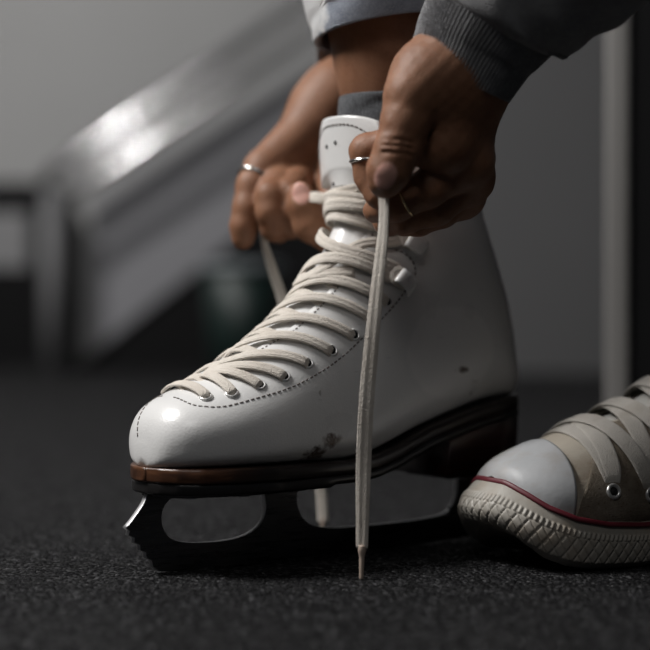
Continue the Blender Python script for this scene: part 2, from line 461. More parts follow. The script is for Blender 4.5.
xh = np.append(xh, .0728); wh = np.append(wh, wh[-1])
_hz = .0452
slab(lambda x: zsole(x) - .0070, lambda x: np.full_like(np.asarray(x, float), _hz), 'heel', HEEL, skate, xh + np.zeros_like(xh), wh, inset=.002)

# ---------- blade
EDGEST = simple('ground_steel_edge', (.70, .70, .71), .42, metal=.85)
def extr(poly, holes, th, name, mat, parent, y=0.0, bev=.0005):
    cu = bpy.data.curves.new(name, 'CURVE'); cu.dimensions = '2D'; cu.fill_mode = 'BOTH'; cu.extrude = th / 2 - bev; cu.bevel_depth = bev; cu.bevel_resolution = 1; cu.offset = -bev
    for pl in [poly] + holes:
        sp = cu.splines.new('POLY'); sp.points.add(len(pl) - 1); sp.use_cyclic_u = True
        for q, p in zip(sp.points, pl): q.co = (p[0], p[1], 0, 1)
    tmp = bpy.data.objects.new('tmp', cu); COL.objects.link(tmp)
    me = bpy.data.meshes.new_from_object(tmp.evaluated_get(bpy.context.evaluated_depsgraph_get()))
    bpy.data.objects.remove(tmp); bpy.data.curves.remove(cu)
    me.transform(Matrix(((1, 0, 0, 0), (0, 0, -1, y), (0, 1, 0, 0), (0, 0, 0, 1))))
    o = bpy.data.objects.new(name, me); COL.objects.link(o); me.materials.clear(); me.materials.append(mat); me.materials.append(EDGEST); o.parent = parent
    for p in me.polygons: p.material_index = 1 if abs(p.normal.y) < .5 else 0
    return o
teeth = [(.2795, .0275), (.2770, .0255), (.2778, .0232), (.2740, .0215), (.2742, .0188), (.2705, .0172), (.2705, .0142), (.2668, .0128), (.2664, .0095), (.2630, .0078), (.2622, .0040)]
bottom = [(.2575, .0012)] + [(x, .0004 + .0000 * x + max(0, (.09 - x)) ** 2 * .55) for x in np.linspace(.25, -.018, 24)]
tail = [(-.024, .0075), (-.0255, .0120), (-.022, .0150)]
def arc(pts, n=40, cyc=False):
    return [tuple(p) for p in smooth_path(np.array(pts, float), n)]
rear_hook = arc([(-.022, .0150), (-.004, .0152), (.006, .0175), (.011, .026), (.0115, .0355), (.009, ZB)], 20)
mid = arc([(.0415, ZB), (.041, .036), (.0435, .025), (.052, .0185), (.075, .0162), (.11, .0158), (.14, .0166), (.157, .021), (.164, .031), (.1645, .040), (.163, ZB)], 46)
blade_poly = teeth + bottom + tail + rear_hook + mid + arc([(.2655, ZB), (.2680, .0405), (.2745, .0325), (.2795, .0275)], 12)[:-1]
hole = arc([(.1885, .0440), (.2050, .0441), (.2350, .0441), (.2490, .0425), (.2560, .0355), (.2555, .0255), (.2480, .0180), (.2300, .0152), (.2080, .0156), (.1930, .0205), (.1870, .0300), (.1885, .0440)], 60)[:-1]
blade = extr(blade_poly, [hole], .0042, 'blade', BLADE, skate)
pl = MB()
xq = np.linspace(.160, .264, 20); wq = np.interp(xq, [.160, .175, .22, .255, .264], [.012, .027, .030, .020, .008])
for (xa, wa, z) in ((xq, wq, ZB),):
    v = [(x, sd * ww, zz) for zz in (z, z - .0024) for sd in (1, -1) for x, ww in zip(xa, wa)]; n = len(xa)
    f = []
    for i in range(n - 1):
        f += [(i, i + 1, n + i + 1, n + i), (2 * n + i, 3 * n + i, 3 * n + i + 1, 2 * n + i + 1), (i, 2 * n + i, 2 * n + i + 1, i + 1), (n + i, n + i + 1, 3 * n + i + 1, 3 * n + i)]
    f += [(0, n, 3 * n, 2 * n), (n - 1, 3 * n - 1, 4 * n - 1, 2 * n - 1)]
    fix_normals(link('mounting_plate', v, f, BLADE, blade))
MB().box((.036, 0, _hz - .0012), (.058, .040, .0024)).build('mounting_plate', BLADE, blade, False)
for x, y in ((.18, .02), (.215, .022), (.245, .014), (.01, .018), (.05, .018)):
    MB().tube([(x, y, (ZB if x > .1 else _hz) - .0036), (x, y, (ZB if x > .1 else _hz) - .0022)], .0035, 14).build('screw', STEEL, blade)

for x_, z_ in ((.0475, .0215), (.0505, .0180)): MB().ball((x_, .0024, z_), .0016).build('glint_bead', STEEL, blade)  # steel beads added to give the two glints on the blade fillet
# ---------- the lace
def hookpt(sd, j): return HOOKW[(0 if sd > 0 else len(HUV)) + j]
LW, LT = .0064, .0021
strands = []                          # (points, normals, widths)
def cross(uA, aA, sA, uB, aB, sB, lift, dipA=True, dipB=True, n=44, offs=None):
    """a strand over the ridge from (uA, aA) on side sA to (uB, aB) on side sB"""
    qa = (math.pi - aA) * sA; qb = (math.pi - aB) * sB
    t = np.linspace(0, 1, n); q = qa + (qb - qa) * t; u = uA + (uB - uA) * (t * .75 + .25 * (3 * t ** 2 - 2 * t ** 3))
    pts, nr = [], []
    for ti, qi, ui in zip(t, q, u):
        sd = 1 if qi >= 0 else -1; a = min(math.pi - abs(qi), math.pi - .015)
        n_ = surf_n(BOOT, np.array(ui), np.array(a), sd)
        o = LT * .60 + lift * math.sin(math.pi * ti) ** .8
        if dipA: o -= .0040 * max(0, 1 - ti / .055) ** 1.5
        if dipB: o -= .0040 * max(0, 1 - (1 - ti) / .055) ** 1.5
        if not dipA: o -= .0026 * max(0, 1 - ti / .2)
        pts.append(ringsurf(BOOT, ui, math.pi - abs(qi), side=sd) + n_ * o); nr.append(n_)
    nr = np.array(nr); 
    for _ in range(3): nr[1:-1] = (nr[:-2] + nr[1:-1] * 2 + nr[2:]) / 4
    return np.array(pts), nr
lace = MB()
def put(p, n, w=LW, t=LT):
    lace.sweep(p, n, w, t, 30, 2.9, wales=4)
E = EUV
def eye(i, sd):        # the outer row of eyelets sits a little further towards the toe
    return (E[i][0] if sd > 0 else max(U_TH + .004, E[i][0] - .045 * min(1, i / 2))), E[i][1]
def under(i, sd):      # where a strand comes out from under the facing, beside eyelet i
    u = eye(i, sd)[0] - .004; return u, float(a_edge(u)) - .12
p, n = cross(E[0][0], E[0][1] - .04, -1, E[0][0], E[0][1] - .04, 1, .0015); put(p, n)
for i in range(len(E) - 1):
    for sd in (1, -1):           # from under the facing on side sd across to eyelet i+1 on the other side
        u0, a0 = under(i, sd)
        lift = (.0013 if sd < 0 else -.0002) + random.uniform(-.0003, .0004)
        ue, ae_ = eye(i + 1, -sd); p, n = cross(u0, a0, sd, ue + random.uniform(-.001, .001), ae_ - .045, -sd, lift, dipA=False); put(p, n, LW * random.uniform(.94, 1.04))
def wrap(sd, j):
    """round the stem of a hook"""
    s_, p, n, ra, up = hookpt(sd, j); c = p + n * .0030
    return [c - up * .0026 - ra * .006, c - up * .0022 - ra * .001, c + ra * .0016, c + up * .0022 - ra * .001, c + up * .0026 - ra * .006], n
def over(uA, qA, uB, qB, lift, n=26, base=.0016, dip=.07):
    """surface points over the ridge between two places (q is signed angle from the ridge)"""
    pts, nr = [], []
    for t in np.linspace(0, 1, n):
        q = qA + (qB - qA) * t; u = uA + (uB - uA) * t - dip * math.sin(math.pi * t) * min(1, abs(qA - qB) / 1.5); sd = 1 if q >= 0 else -1
        n_ = surf_n(BOOT, np.array(u), np.array(min(math.pi - abs(q), math.pi - .015)), sd)
        pts.append(ringsurf(BOOT, u, math.pi - abs(q), side=sd) + n_ * (base + lift * math.sin(math.pi * t))); nr.append(n_)
    return pts, nr
def seg(sd, uA, aA, j, first, lift):
    pass
Hh = HUV
for sd in (1, -1):                # sd: side where this half of the lace leaves its last eyelet
    pts, nr = [], []
    cur_u, cur_a = under(8, sd); side = sd; q0 = (math.pi - cur_a) * sd
    for j in range(3):
        o = -side; hu, ha = Hh[j]; du = .012
        qB = (math.pi - ha - .12) * o
        a_, b_ = over(cur_u, q0, hu - du, qB, .0018 if sd > 0 else .0036, base=.0020, dip=((.055, .150, .125) if sd > 0 else (.0, .085, .055))[j]); pts += a_; nr += b_
        w_, wn = wrap(o, j); pts += w_; nr += [wn] * 5
        cur_u = hu + du; q0 = qB; side = o
    if sd > 0: END_A = (pts, nr, side, cur_u, q0)
    else: END_B = (pts, nr, side, cur_u, q0)
# ------------------------------------------------------------------ the sneaker
SN_A = math.radians(28); SN_O = (.328, .073, 0)
sneaker = empty('sneaker', SN_O, math.pi + SN_A)
tag(sneaker, 'worn off-white canvas sneaker with white rubber toe cap and dark red stripe', 'sneaker')
_c, _s = math.cos(math.pi + SN_A), math.sin(math.pi + SN_A)
SNR = np.array([[_c, -_s, 0], [_s, _c, 0], [0, 0, 1.0]])
def sn_world(p): return np.asarray(p) @ SNR.T + np.array(SN_O)
SNK = np.array([
 (.2590,.0500,.2600,.0320,.0080,.45,2.4,2.2),
 (.2565,.0540,.2580,.0260,.0185,.45,2.6,2.2),
 (.2520,.0575,.2520,.0210,.0280,.42,2.8,2.2),
 (.2410,.0625,.2380,.0180,.0375,.40,3.0,2.1),
 (.2210,.0695,.2150,.0170,.0440,.38,3.0,2.0),
 (.2040,.0755,.1920,.0170,.0455,.38,3.0,2.0),
 (.1820,.0835,.1600,.0170,.0430,.38,3.0,2.0),
 (.1595,.0930,.1200,.0170,.0385,.40,3.0,2.0),
 (.1370,.1055,.0700,.0170,.0345,.42,2.8,2.0),
 (.1180,.1180,.0200,.0190,.0310,.45,2.6,2.0),
 (.1120,.1260,.0030,.0300,.0310,.48,2.3,2.1),
 (.1080,.1330,.0010,.0600,.0310,.50,2.2,2.1),
 (.1050,.1430,.0040,.0900,.0320,.50,2.2,2.1),
 (.1030,.1580,.0060,.1300,.0340,.50,2.2,2.1),
 (.1020,.1720,.0060,.1620,.0360,.50,2.2,2.1)])
def canvas_mat():
    t = NT('worn_canvas')
    c = t.ramp(t.noise(18, 5), (.3, (.40, .35, .285)), (.65, (.50, .455, .385)))
    c = t.mix(t.ramp(t.noise(30, 6), (.50, 0), (.72, .75)), c, (.20, .13, .075))
    tear = t.spot(TEAR, (.0040, .0040, .0022), .25, 300, .3); c = t.mix(tear, c, (.03, .018, .01))
    t.set(col=c, rough=.9, spec=.2)
    v = t.vmap((1, 1, 1)); h = t.math('ADD', t.wave(420, 'X', vec=v), t.wave(420, 'Z', vec=v)); t.bump(h, .0004, .6); return t.m
def suede_mat():
    t = NT('scuffed_suede')
    c = t.ramp(t.noise(40, 6, .7), (.3, (.10, .08, .06)), (.5, (.19, .16, .125)), (.7, (.30, .265, .22)))
    c = t.mix(t.ramp(t.voro(330), (.10, .75), (.22, 0)), c, (.09, .06, .04))
    t.set(col=c, rough=.95, spec=.15); t.bump(t.noise(900, 4), .0008, .9); return t.m
def rubber_mat(name, a, b, dirt):
    t = NT(name)
    c = t.ramp(t.noise(22, 5), (.3, a), (.7, b)); c = t.mix(t.ramp(t.noise(34, 6, .65), (.48, 0), (.75, dirt)), c, (.30, .235, .17))
    t.set(col=c, rough=t.ramp(t.noise(50, 3), (.3, .38), (.7, .62)), spec=.45); t.bump(t.noise(260, 4), .0003, .5); return t.m
_U2, _A2 = np.meshgrid(np.linspace(.2, 1, 500), np.linspace(.4, math.pi - .02, 400), indexing='ij')
_W2 = sn_world(ringsurf(SNK, _U2, _A2)); _PX2 = proj(_W2)
_V2 = ((np.array([0, -1, CAMH]) - _W2) * (surf_n(SNK, _U2, _A2) @ SNR.T)).sum(-1) > 0
def ua2(px, py):
    d = (_PX2[..., 0] - px) ** 2 + (_PX2[..., 1] - py) ** 2 + np.where(_V2, 0, 1e6); k = np.unravel_index(np.argmin(d), d.shape); return float(_U2[k]), float(_A2[k])
TEAR = tuple(ringsurf(SNK, *ua2(561, 463)))
CANVAS, SUEDE = canvas_mat(), suede_mat()
CAP = rubber_mat('toe_cap_rubber', (.32, .33, .34), (.43, .435, .445), .6)
FOX = rubber_mat('foxing_rubber', (.30, .28, .245), (.40, .375, .335), .75)
RED = NT('dark_red_rubber').set(col=(.105, .008, .016), rough=.5).m
TREAD = NT('brown_rubber_sole').set(col=(.10, .085, .07), rough=.8).m
U_T2 = 5.2 / 14
def a_edge2(u):
    u = np.asarray(u, float); w = np.clip((u - U_T2) / (1 - U_T2), 0, 1)
    half = .0150 * np.clip(w * 9, 0, 1) ** .6 + .004 * w
    return math.pi - np.arcsin(np.clip(half / cr(SNK, u)[..., 4], 0, .95))
def shell(tab, us, edge, name, mat, parent, a0=None, off=0.0, nv=40, thick=.0018):
    v, f = [], []; nu = len(us)
    for side in (1, -1):
        ae = edge(us); lo = np.zeros(nu) if a0 is None else a0(us)
        a = lo[:, None] + np.linspace(0, 1, nv)[None, :] * (ae - lo)[:, None]
        U = us[:, None] * np.ones((1, nv))
        g = ringsurf(tab, U, a, side=side)
        if off: g = g + surf_n(tab, U, np.clip(a, .02, math.pi - .02), side) * off
        n0 = len(v); v += list(g.reshape(-1, 3))
        for i in range(nu - 1):
            for j in range(nv - 1):
                q = (n0 + i * nv + j, n0 + i * nv + j + 1, n0 + (i + 1) * nv + j + 1, n0 + (i + 1) * nv + j); f.append(q if side > 0 else q[::-1])
    o = link(name, v, f, mat, parent)
    bm = bmesh.new(); bm.from_mesh(o.data); bmesh.ops.remove_doubles(bm, verts=bm.verts, dist=3e-5); bmesh.ops.dissolve_degenerate(bm, edges=bm.edges, dist=1e-6)
    bm.to_mesh(o.data); bm.free()
    m = o.modifiers.new('thickness', 'SOLIDIFY'); m.thickness = thick; m.offset = -1
    return o
sus = np.linspace(.0, 1, 130)
shell(SNK, sus, lambda u: np.where(u < U_T2, math.pi, a_edge2(u)), 'canvas_upper', CANVAS, sneaker)
# rubber toe cap
v, f = [], []; NU_, NV_ = 60, 50
for side in (1, -1):
    n0 = len(v)
    for i in range(NU_):
        a_ = np.linspace(.30, math.pi, NV_); um = (2.92 + .93 * np.clip((a_ - .8) / (math.pi - .8), 0, 1) ** .8) / 14
        U_ = um * i / (NU_ - 1); p_ = ringsurf(SNK, U_, a_, side=side) + surf_n(SNK, U_, np.clip(a_, .02, math.pi - .02), side) * .0016
        p_[-1, 1] = 0; v += list(p_)
    for i in range(NU_ - 1):
        for j in range(NV_ - 1):
            q = (n0 + i * NV_ + j, n0 + i * NV_ + j + 1, n0 + (i + 1) * NV_ + j + 1, n0 + (i + 1) * NV_ + j); f.append(q if side > 0 else q[::-1])
o = link('toe_cap', v, f, CAP, sneaker)
bm = bmesh.new(); bm.from_mesh(o.data); bmesh.ops.remove_doubles(bm, verts=bm.verts, dist=8e-5); bmesh.ops.dissolve_degenerate(bm, edges=bm.edges, dist=1e-6)
bm.to_mesh(o.data); bm.free()
m = o.modifiers.new('thickness', 'SOLIDIFY'); m.thickness = .0022; m.offset = -1
# scuffed eyestay panel on each side, with a rounded front
def stay_lo(u): return np.clip(1.35 - 0 * u, 0, 9)
for side in (1, -1):
    us = np.linspace(3.15 / 14, 1, 130); nvv = 24; v, f = [], []
    for i, u in enumerate(us):
        k = min(1.0, (u - 3.15 / 14) / (3.4 / 14)); q = math.sqrt(max(0, 1 - (1 - k) ** 2))
        lo = .70; hi = lo + .03 + (float(a_edge2(max(u, 5.7 / 14))) - .02 - lo - .03) * q
        for j in range(nvv):
            a = lo + (hi - lo) * j / (nvv - 1); v.append(ringsurf(SNK, u, a, side=side) + surf_n(SNK, np.array(u), np.array(a), side) * .0011)
    for i in range(len(us) - 1):
        for j in range(nvv - 1):
            q = (i * nvv + j, i * nvv + j + 1, (i + 1) * nvv + j + 1, (i + 1) * nvv + j); f.append(q if side > 0 else q[::-1])
    o = link('eyestay', v, f, SUEDE, sneaker); m = o.modifiers.new('thickness', 'SOLIDIFY'); m.thickness = .0012; m.offset = -1
# tongue
v, f = [], []; A_, B_ = 70, 21
for i in range(A_):
    u = U_T2 - .02 + (1.0 - U_T2 + .02) * i / (A_ - 1); w_ = cr(SNK, np.array(u))[4]; hf = min(.024, .006 + .02 * i / 12)
    for j in range(B_):
        q = -1 + 2 * j / (B_ - 1); a = min(math.pi - math.asin(abs(q) * hf / w_), math.pi - 1e-3); sd = 1 if q >= 0 else -1
        v.append(ringsurf(SNK, u, a, side=sd) - surf_n(SNK, np.array(u), np.array(min(a, math.pi - .02)), sd) * .0032)
f = [(i * B_ + j, i * B_ + j + 1, (i + 1) * B_ + j + 1, (i + 1) * B_ + j) for i in range(A_ - 1) for j in range(B_ - 1)]
o = link('tongue', v, f, simple('tongue_canvas', (.52, .51, .48), .9), sneaker); fix_normals(o)
m = o.modifiers.new('thickness', 'SOLIDIFY'); m.thickness = .002; m.offset = 0

# ---------- rubber sole with moulded foxing
WS = np.array([(-.002, .004), (.003, .019), (.012, .028), (.04, .0345), (.1, .036), (.15, .0425), (.19, .0478), (.22, .0475), (.24, .0440), (.255, .0370), (.2645, .0270), (.270, .0160), (.2725, .004)])
ctl = [(x, y) for x, y in WS] + [(x, -y) for x, y in WS[::-1]]
ring = smooth_path(np.array(ctl + [ctl[0]], float), 1300)[:-1]
NP = len(ring); tan = np.roll(ring, -1, 0) - np.roll(ring, 1, 0); tan /= np.linalg.norm(tan, axis=1)[:, None]
nrm2 = np.stack([-tan[:, 1], tan[:, 0]], 1)
if ((ring - np.array([.13, 0])) * nrm2).sum() < 0: nrm2 = -nrm2
for _ in range(6): nrm2 = (np.roll(nrm2, 1, 0) + nrm2 * 2 + np.roll(nrm2, -1, 0)); nrm2 /= np.linalg.norm(nrm2, axis=1)[:, None]
arcl = np.r_[0, np.cumsum(np.linalg.norm(np.diff(ring, axis=0), axis=1))]
def ztop(x): return np.interp(x, [0, .19, .215, .235, .25, .262, .27, .28], [.0255, .0262, .0280, .0320, .0385, .0460, .0510, .0525])
def zbot(x): return np.interp(x, [-.01, .01, .18, .205, .225, .24, .252, .262, .27, .28], [.004, 0, 0, .0003, .0012, .0036, .0078, .0145, .0210, .0235])
NHt = 56; tt = np.linspace(0, 1, NHt)
zt_, zb_ = ztop(ring[:, 0]), zbot(ring[:, 0])
v = []
toe = np.clip((ring[:, 0] - .135) / .02, 0, 1)
for t in tt:
    bulge = .0026 * math.sin(math.pi * min(1, t * 1.05)) ** .8 - .0045 * max(0, .14 - t) / .14 - .0022 * max(0, t - .93) / .07
    lean = np.clip((ring[:, 0] - .236) / .036, 0, 1) ** 1.3
    bulge = bulge - lean * (.0105 * max(0, (t - .42) / .58) ** 1.5 + .0075 * max(0, (.42 - t) / .42) ** 1.8)
    d = np.zeros(NP)
    if .10 < t < .60:                                # diamonds moulded in the bumper
        w1 = arcl / .0066; w2 = (t - .10) / .167 / 2
        e1 = np.abs(((w1 + w2) % 1) - .5) * 2; e2 = np.abs(((w1 - w2) % 1) - .5) * 2
        d = -.00115 * np.clip(1 - np.minimum(1 - e1, 1 - e2) / .22, 0, 1) * toe + .0005 * toe
    elif .61 < t < .73:                              # rope-like ribs
        e1 = np.abs(((arcl / .0030 + t * 4) % 1) - .5) * 2; d = .0009 * np.clip(e1 * 1.6 - .3, 0, 1)
    zz = zb_ + (zt_ - zb_) * t; pp = ring + nrm2 * np.broadcast_to(bulge + d, (NP,))[:, None]
    v += [(p[0], p[1], z) for p, z in zip(pp, zz)]
f = []
for i in range(NHt - 1):
    for k in range(NP):
        f.append((i * NP + k, i * NP + (k + 1) % NP, (i + 1) * NP + (k + 1) % NP, (i + 1) * NP + k))
# inner lip down behind the upper and closed underside
LN = (np.clip((ring[:, 0] - .236) / .036, 0, 1) ** 1.3 * .0105)[:, None]
b0 = len(v); v += [(p[0], p[1], z - .004) for p, z in zip(ring - nrm2 * (.004 + LN), zt_)]
for k in range(NP): f.append(((NHt - 1) * NP + k, (NHt - 1) * NP + (k + 1) % NP, b0 + (k + 1) % NP, b0 + k))
f.append(tuple(range(NP))[::-1])
fox = fix_normals(link('rubber_sole', v, f, FOX, sneaker))
# the red stripe along the top of the foxing
sp = np.stack([ring[:, 0] + nrm2[:, 0] * (.0010 - LN[:, 0] * .93), ring[:, 1] + nrm2[:, 1] * (.0010 - LN[:, 0] * .93), zt_ - .0014], 1); sp = np.vstack([sp, sp[:1]])
sn = np.stack([nrm2[:, 0], nrm2[:, 1], np.full(NP, .5)], 1); sn = np.vstack([sn, sn[:1]])
MB().sweep(sp[::2], sn[::2], .0031, .0020, 10, 3, cap=False).build('stripe', RED, fox)

# eyelets and flat lace
e0, e1 = ua2(612, 492), ua2(646, 486)
du = max(.045, e1[0] - e0[0]); EU2 = [(e0[0] + du * i, float(a_edge2(e0[0] + du * i)) - (float(a_edge2(e0[0])) - e0[1])) for i in range(7)]
EU2 = [q for q in EU2 if q[0] < .98]
for sd in (1, -1):
    for u, a in EU2:
        n = surf_n(SNK, np.array(u), np.array(a), sd); p = ringsurf(SNK, u, a, side=sd) + n * .0021
        o = MB().torus(p, n, .0036, .0012, 24, 10).build('eyelet', NICKEL, sneaker)
        MB().sweep([p, p + n * .0003], [np.cross(n, (0, 0, 1.0))] * 2, .0060, .0060, 16, 2).build('eyelet_hole', DARKHOLE, o)
l2 = MB()
def cross2(uA, aA, sA, uB, aB, sB, lift, dipA=True, dipB=True, n=50):
    qa = (math.pi - aA) * sA; qb = (math.pi - aB) * sB; t = np.linspace(0, 1, n); pts, nr = [], []
    for ti in t:
        q = qa + (qb - qa) * ti; u = uA + (uB - uA) * ti; sd = 1 if q >= 0 else -1
        n_ = surf_n(SNK, np.array(u), np.array(min(math.pi - abs(q), math.pi - .015)), sd)
        o = .0022 + lift * math.sin(math.pi * ti) ** .7
        if dipA: o -= .0045 * max(0, 1 - ti / .07) ** 1.4
        else: o -= .0035 * max(0, 1 - ti / .12)
        if dipB: o -= .0045 * max(0, 1 - (1 - ti) / .07) ** 1.4
        pts.append(ringsurf(SNK, u, math.pi - abs(q), side=sd) + n_ * o); nr.append(n_)
    nr = np.array(nr)
    for _ in range(4): nr[1:-1] = (nr[:-2] + nr[1:-1] * 2 + nr[2:]) / 4
    return np.array(pts), nr
def w2_(n): 
    t = np.linspace(0, 1, n); return .0118 * (1 - .35 * np.clip(1 - np.minimum(t, 1 - t) / .12, 0, 1))
FAR = [(u + .065, a) for u, a in EU2]
p, n = cross2(*FAR[0], -1, *EU2[0], 1, .0006); l2.sweep(p, n, w2_(len(p)), .0016, 12, 4)
for i in range(len(EU2) - 1):
    for sd in (1, -1):
        p, n = cross2(*(EU2 if sd > 0 else FAR)[i], sd, *(FAR if sd > 0 else EU2)[i + 1], -sd, .0012 if sd > 0 else .0030); l2.sweep(p, n, w2_(len(p)), .0016, 12, 4)
l2.build('lace', LACE2, sneaker)
# ------------------------------------------------------------------ loose ends of the skate lace
LEND = {}
def sk_n(n): return np.asarray(n) @ SKR
pts, nr, side, cu, q0 = END_A            # to the near hand, then hanging down to the floor
a_, b_ = over(cu, q0, cu - .015, .50, .0022); pts = pts + a_; nr = nr + b_
air = [P(363, 169, -.070), P(374, 182, -.100), P(382, 192, -.1125), P(384, 205, -.1135), P(383, 235, -.1125), P(377, 290, -.110), P(371, 350, -.1075), P(366, 410, -.105), P(363.5, 470, -.1015), P(362.5, 520, -.0995), P(362, 548, -.0985)]
air_n = [(-.6, -.6, .5), (-.7, -.6, .3), (-.55, -.8, 0), (-.6, -.8, 0), (-.55, -.83, 0), (-.35, -.93, 0), (-.15, -1, 0), (-.05, -1, 0), (-.1, -1, 0), (-.15, -1, 0), (-.2, -1, 0)]
pa = np.vstack([np.array(pts), sk_local(np.array(air))]); na = np.vstack([np.array(nr), sk_n(air_n)])
path = smooth_path(np.hstack([pa, na]), 520); zt = path[:, 2]
wid = np.interp(zt, [0, .015, .06, .12, .2, .3], [.0050, .0066, .0084, .0082, .0064, .0064])
kk = np.arange(520) > 400
put(path[:, :3], path[:, 3:6], np.where(kk, wid, LW))
pts, nr, side, cu, q0 = END_B            # to the far hand, then down behind the boot
a_, b_ = over(cu, q0, cu - .03, -.75, .0030); pts = pts + a_; nr = nr + b_
air = [P(312, 197, .030), P(301, 201, .040), P(285, 215, .058), P(268, 226, .064), P(264, 240, .067), P(272, 268, .072), P(284, 305, .078), P(298, 370, .082), P(312, 440, .084), P(321, 490, .084), P(323, 522, .082)]
air_n = [(-.3, -.8, .3), (-.3, -.9, .3), (-.3, -.9, .3), (-.6, -.7, .3), (-.8, -.6, 0), (-.5, -.9, 0), (-.2, -1, 0), (0, -1, 0), (.1, -1, 0), (0, -1, 0), (0, -1, 0)]
pb = np.vstack([np.array(pts), sk_local(np.array(air))]); nb = np.vstack([np.array(nr), sk_n(air_n)])
path = smooth_path(np.hstack([pb, nb]), 520); put(path[:, :3], path[:, 3:6], LW * 1.1)
lace_o = lace.build('lace', LACE, skate)
AGL = simple('frayed_aglet', (.50, .40, .33), .55)
q = sk_local(np.array([P(362.2, 545, -.0985), P(362, 553, -.0983), P(361.8, 562, -.0982), P(361.5, 572, -.0980), P(361.2, 579, -.0979)]))
MB().tube(smooth_path(q, 24), np.interp(np.linspace(0, 1, 24), [0, .15, .35, 1], [.0022, .0024, .0015, .0012]), 12).build('aglet', AGL, lace_o)
q = sk_local(np.array([P(323, 519, .082), P(323, 527, .0818), P(323, 538, .0815)]))
MB().tube(smooth_path(q, 12), .0015, 12).build('aglet', AGL, lace_o)
# ------------------------------------------------------------------ the person
def sd_cone(p, a, b, r1, r2):
    """round cone distance"""
    a = np.asarray(a, np.float32); b = np.asarray(b, np.float32); ba = b - a; l2 = float(ba @ ba); rr = r1 - r2; a2 = l2 - rr * rr; il2 = 1.0 / l2
    pa = p - a; y = pa @ ba; z = y - l2; x2 = ((pa * l2 - y[..., None] * ba) ** 2).sum(-1); y2 = y * y * l2; z2 = z * z * l2
    k = np.sign(rr) * rr * rr * x2
    d = (np.sqrt(x2 * a2 * il2) + y * rr) * il2 - r1
    d = np.where(np.sign(z) * a2 * z2 > k, np.sqrt(x2 + z2) * il2 - r2, d)
    d = np.where(np.sign(y) * a2 * y2 < k, np.sqrt(x2 + y2) * il2 - r1, d)
    return d.astype(np.float32)
def smin(a, b, k):
    h = np.maximum(k - np.abs(a - b), 0) / k; return np.minimum(a, b) - h * h * k * .25
def chain(p, pts, rad, k=.004):
    d = None
    for i in range(len(pts) - 1):
        e = sd_cone(p, pts[i], pts[i + 1], rad[i], rad[i + 1]); d = e if d is None else smin(d, e, k)
    return d
def ellip(p, c, r, R=None):
    q = p - np.asarray(c, np.float32)
    if R is not None: q = q @ np.asarray(R, np.float32)
    r = np.asarray(r, np.float32); k0 = np.linalg.norm(q / r, axis=-1); k1 = np.linalg.norm(q / (r * r), axis=-1) + 1e-9
    return k0 * (k0 - 1) / k1
def grid(lo, hi, h):
    ax = [np.arange(lo[i], hi[i] + h, h, dtype=np.float32) for i in range(3)]
    return np.stack(np.meshgrid(*ax, indexing='ij'), -1)
def surface_nets(f, lo, h):
    nx, ny, nz = f.shape; s = f < 0
    cs = np.zeros((nx - 1, ny - 1, nz - 1), np.int8); acc = np.zeros((nx - 1, ny - 1, nz - 1, 3), np.float32); cnt = np.zeros((nx - 1, ny - 1, nz - 1), np.float32)
    corners = [(i, j, k) for i in (0, 1) for j in (0, 1) for k in (0, 1)]
    sl = lambda c: tuple(slice(c[q], (nx, ny, nz)[q] - 1 + c[q]) for q in range(3))
    for a in range(8):
        for b in range(a + 1, 8):
            ca, cb = corners[a], corners[b]
            if sum(abs(ca[q] - cb[q]) for q in range(3)) != 1: continue
            fa, fb = f[sl(ca)], f[sl(cb)]; m = (fa < 0) != (fb < 0)
            t = np.where(m, fa / np.where(np.abs(fa - fb) < 1e-12, 1, fa - fb), 0)
            for q in range(3): acc[..., q] += np.where(m, ca[q] + (cb[q] - ca[q]) * t, 0)
            cnt += m
    act = cnt > 0; idx = -np.ones(cnt.shape, np.int64); idx[act] = np.arange(act.sum())
    v = (acc[act] / cnt[act][:, None] + np.argwhere(act)) * h + np.asarray(lo)
    F_ = []
    for ax in range(3):
        o1, o2 = (ax + 1) % 3, (ax + 2) % 3
        a = [slice(None)] * 3; b = [slice(None)] * 3; a[ax] = slice(0, -1); b[ax] = slice(1, None)
        sa, sb = s[tuple(a)], s[tuple(b)]; m = sa != sb
        ii = np.argwhere(m); ii = ii[(ii[:, o1] > 0) & (ii[:, o2] > 0) & (ii[:, o1] < f.shape[o1] - 1) & (ii[:, o2] < f.shape[o2] - 1)]
        if not len(ii): continue
        flip = sa[tuple(ii.T)]; q = []
        for d1, d2 in ((-1, -1), (0, -1), (0, 0), (-1, 0)):
            c = ii.copy(); c[:, o1] += d1; c[:, o2] += d2; q.append(idx[tuple(c.T)])
        q = np.stack(q, 1); q[~flip] = q[~flip][:, ::-1]; F_.append(q)
    return v, np.concatenate(F_)

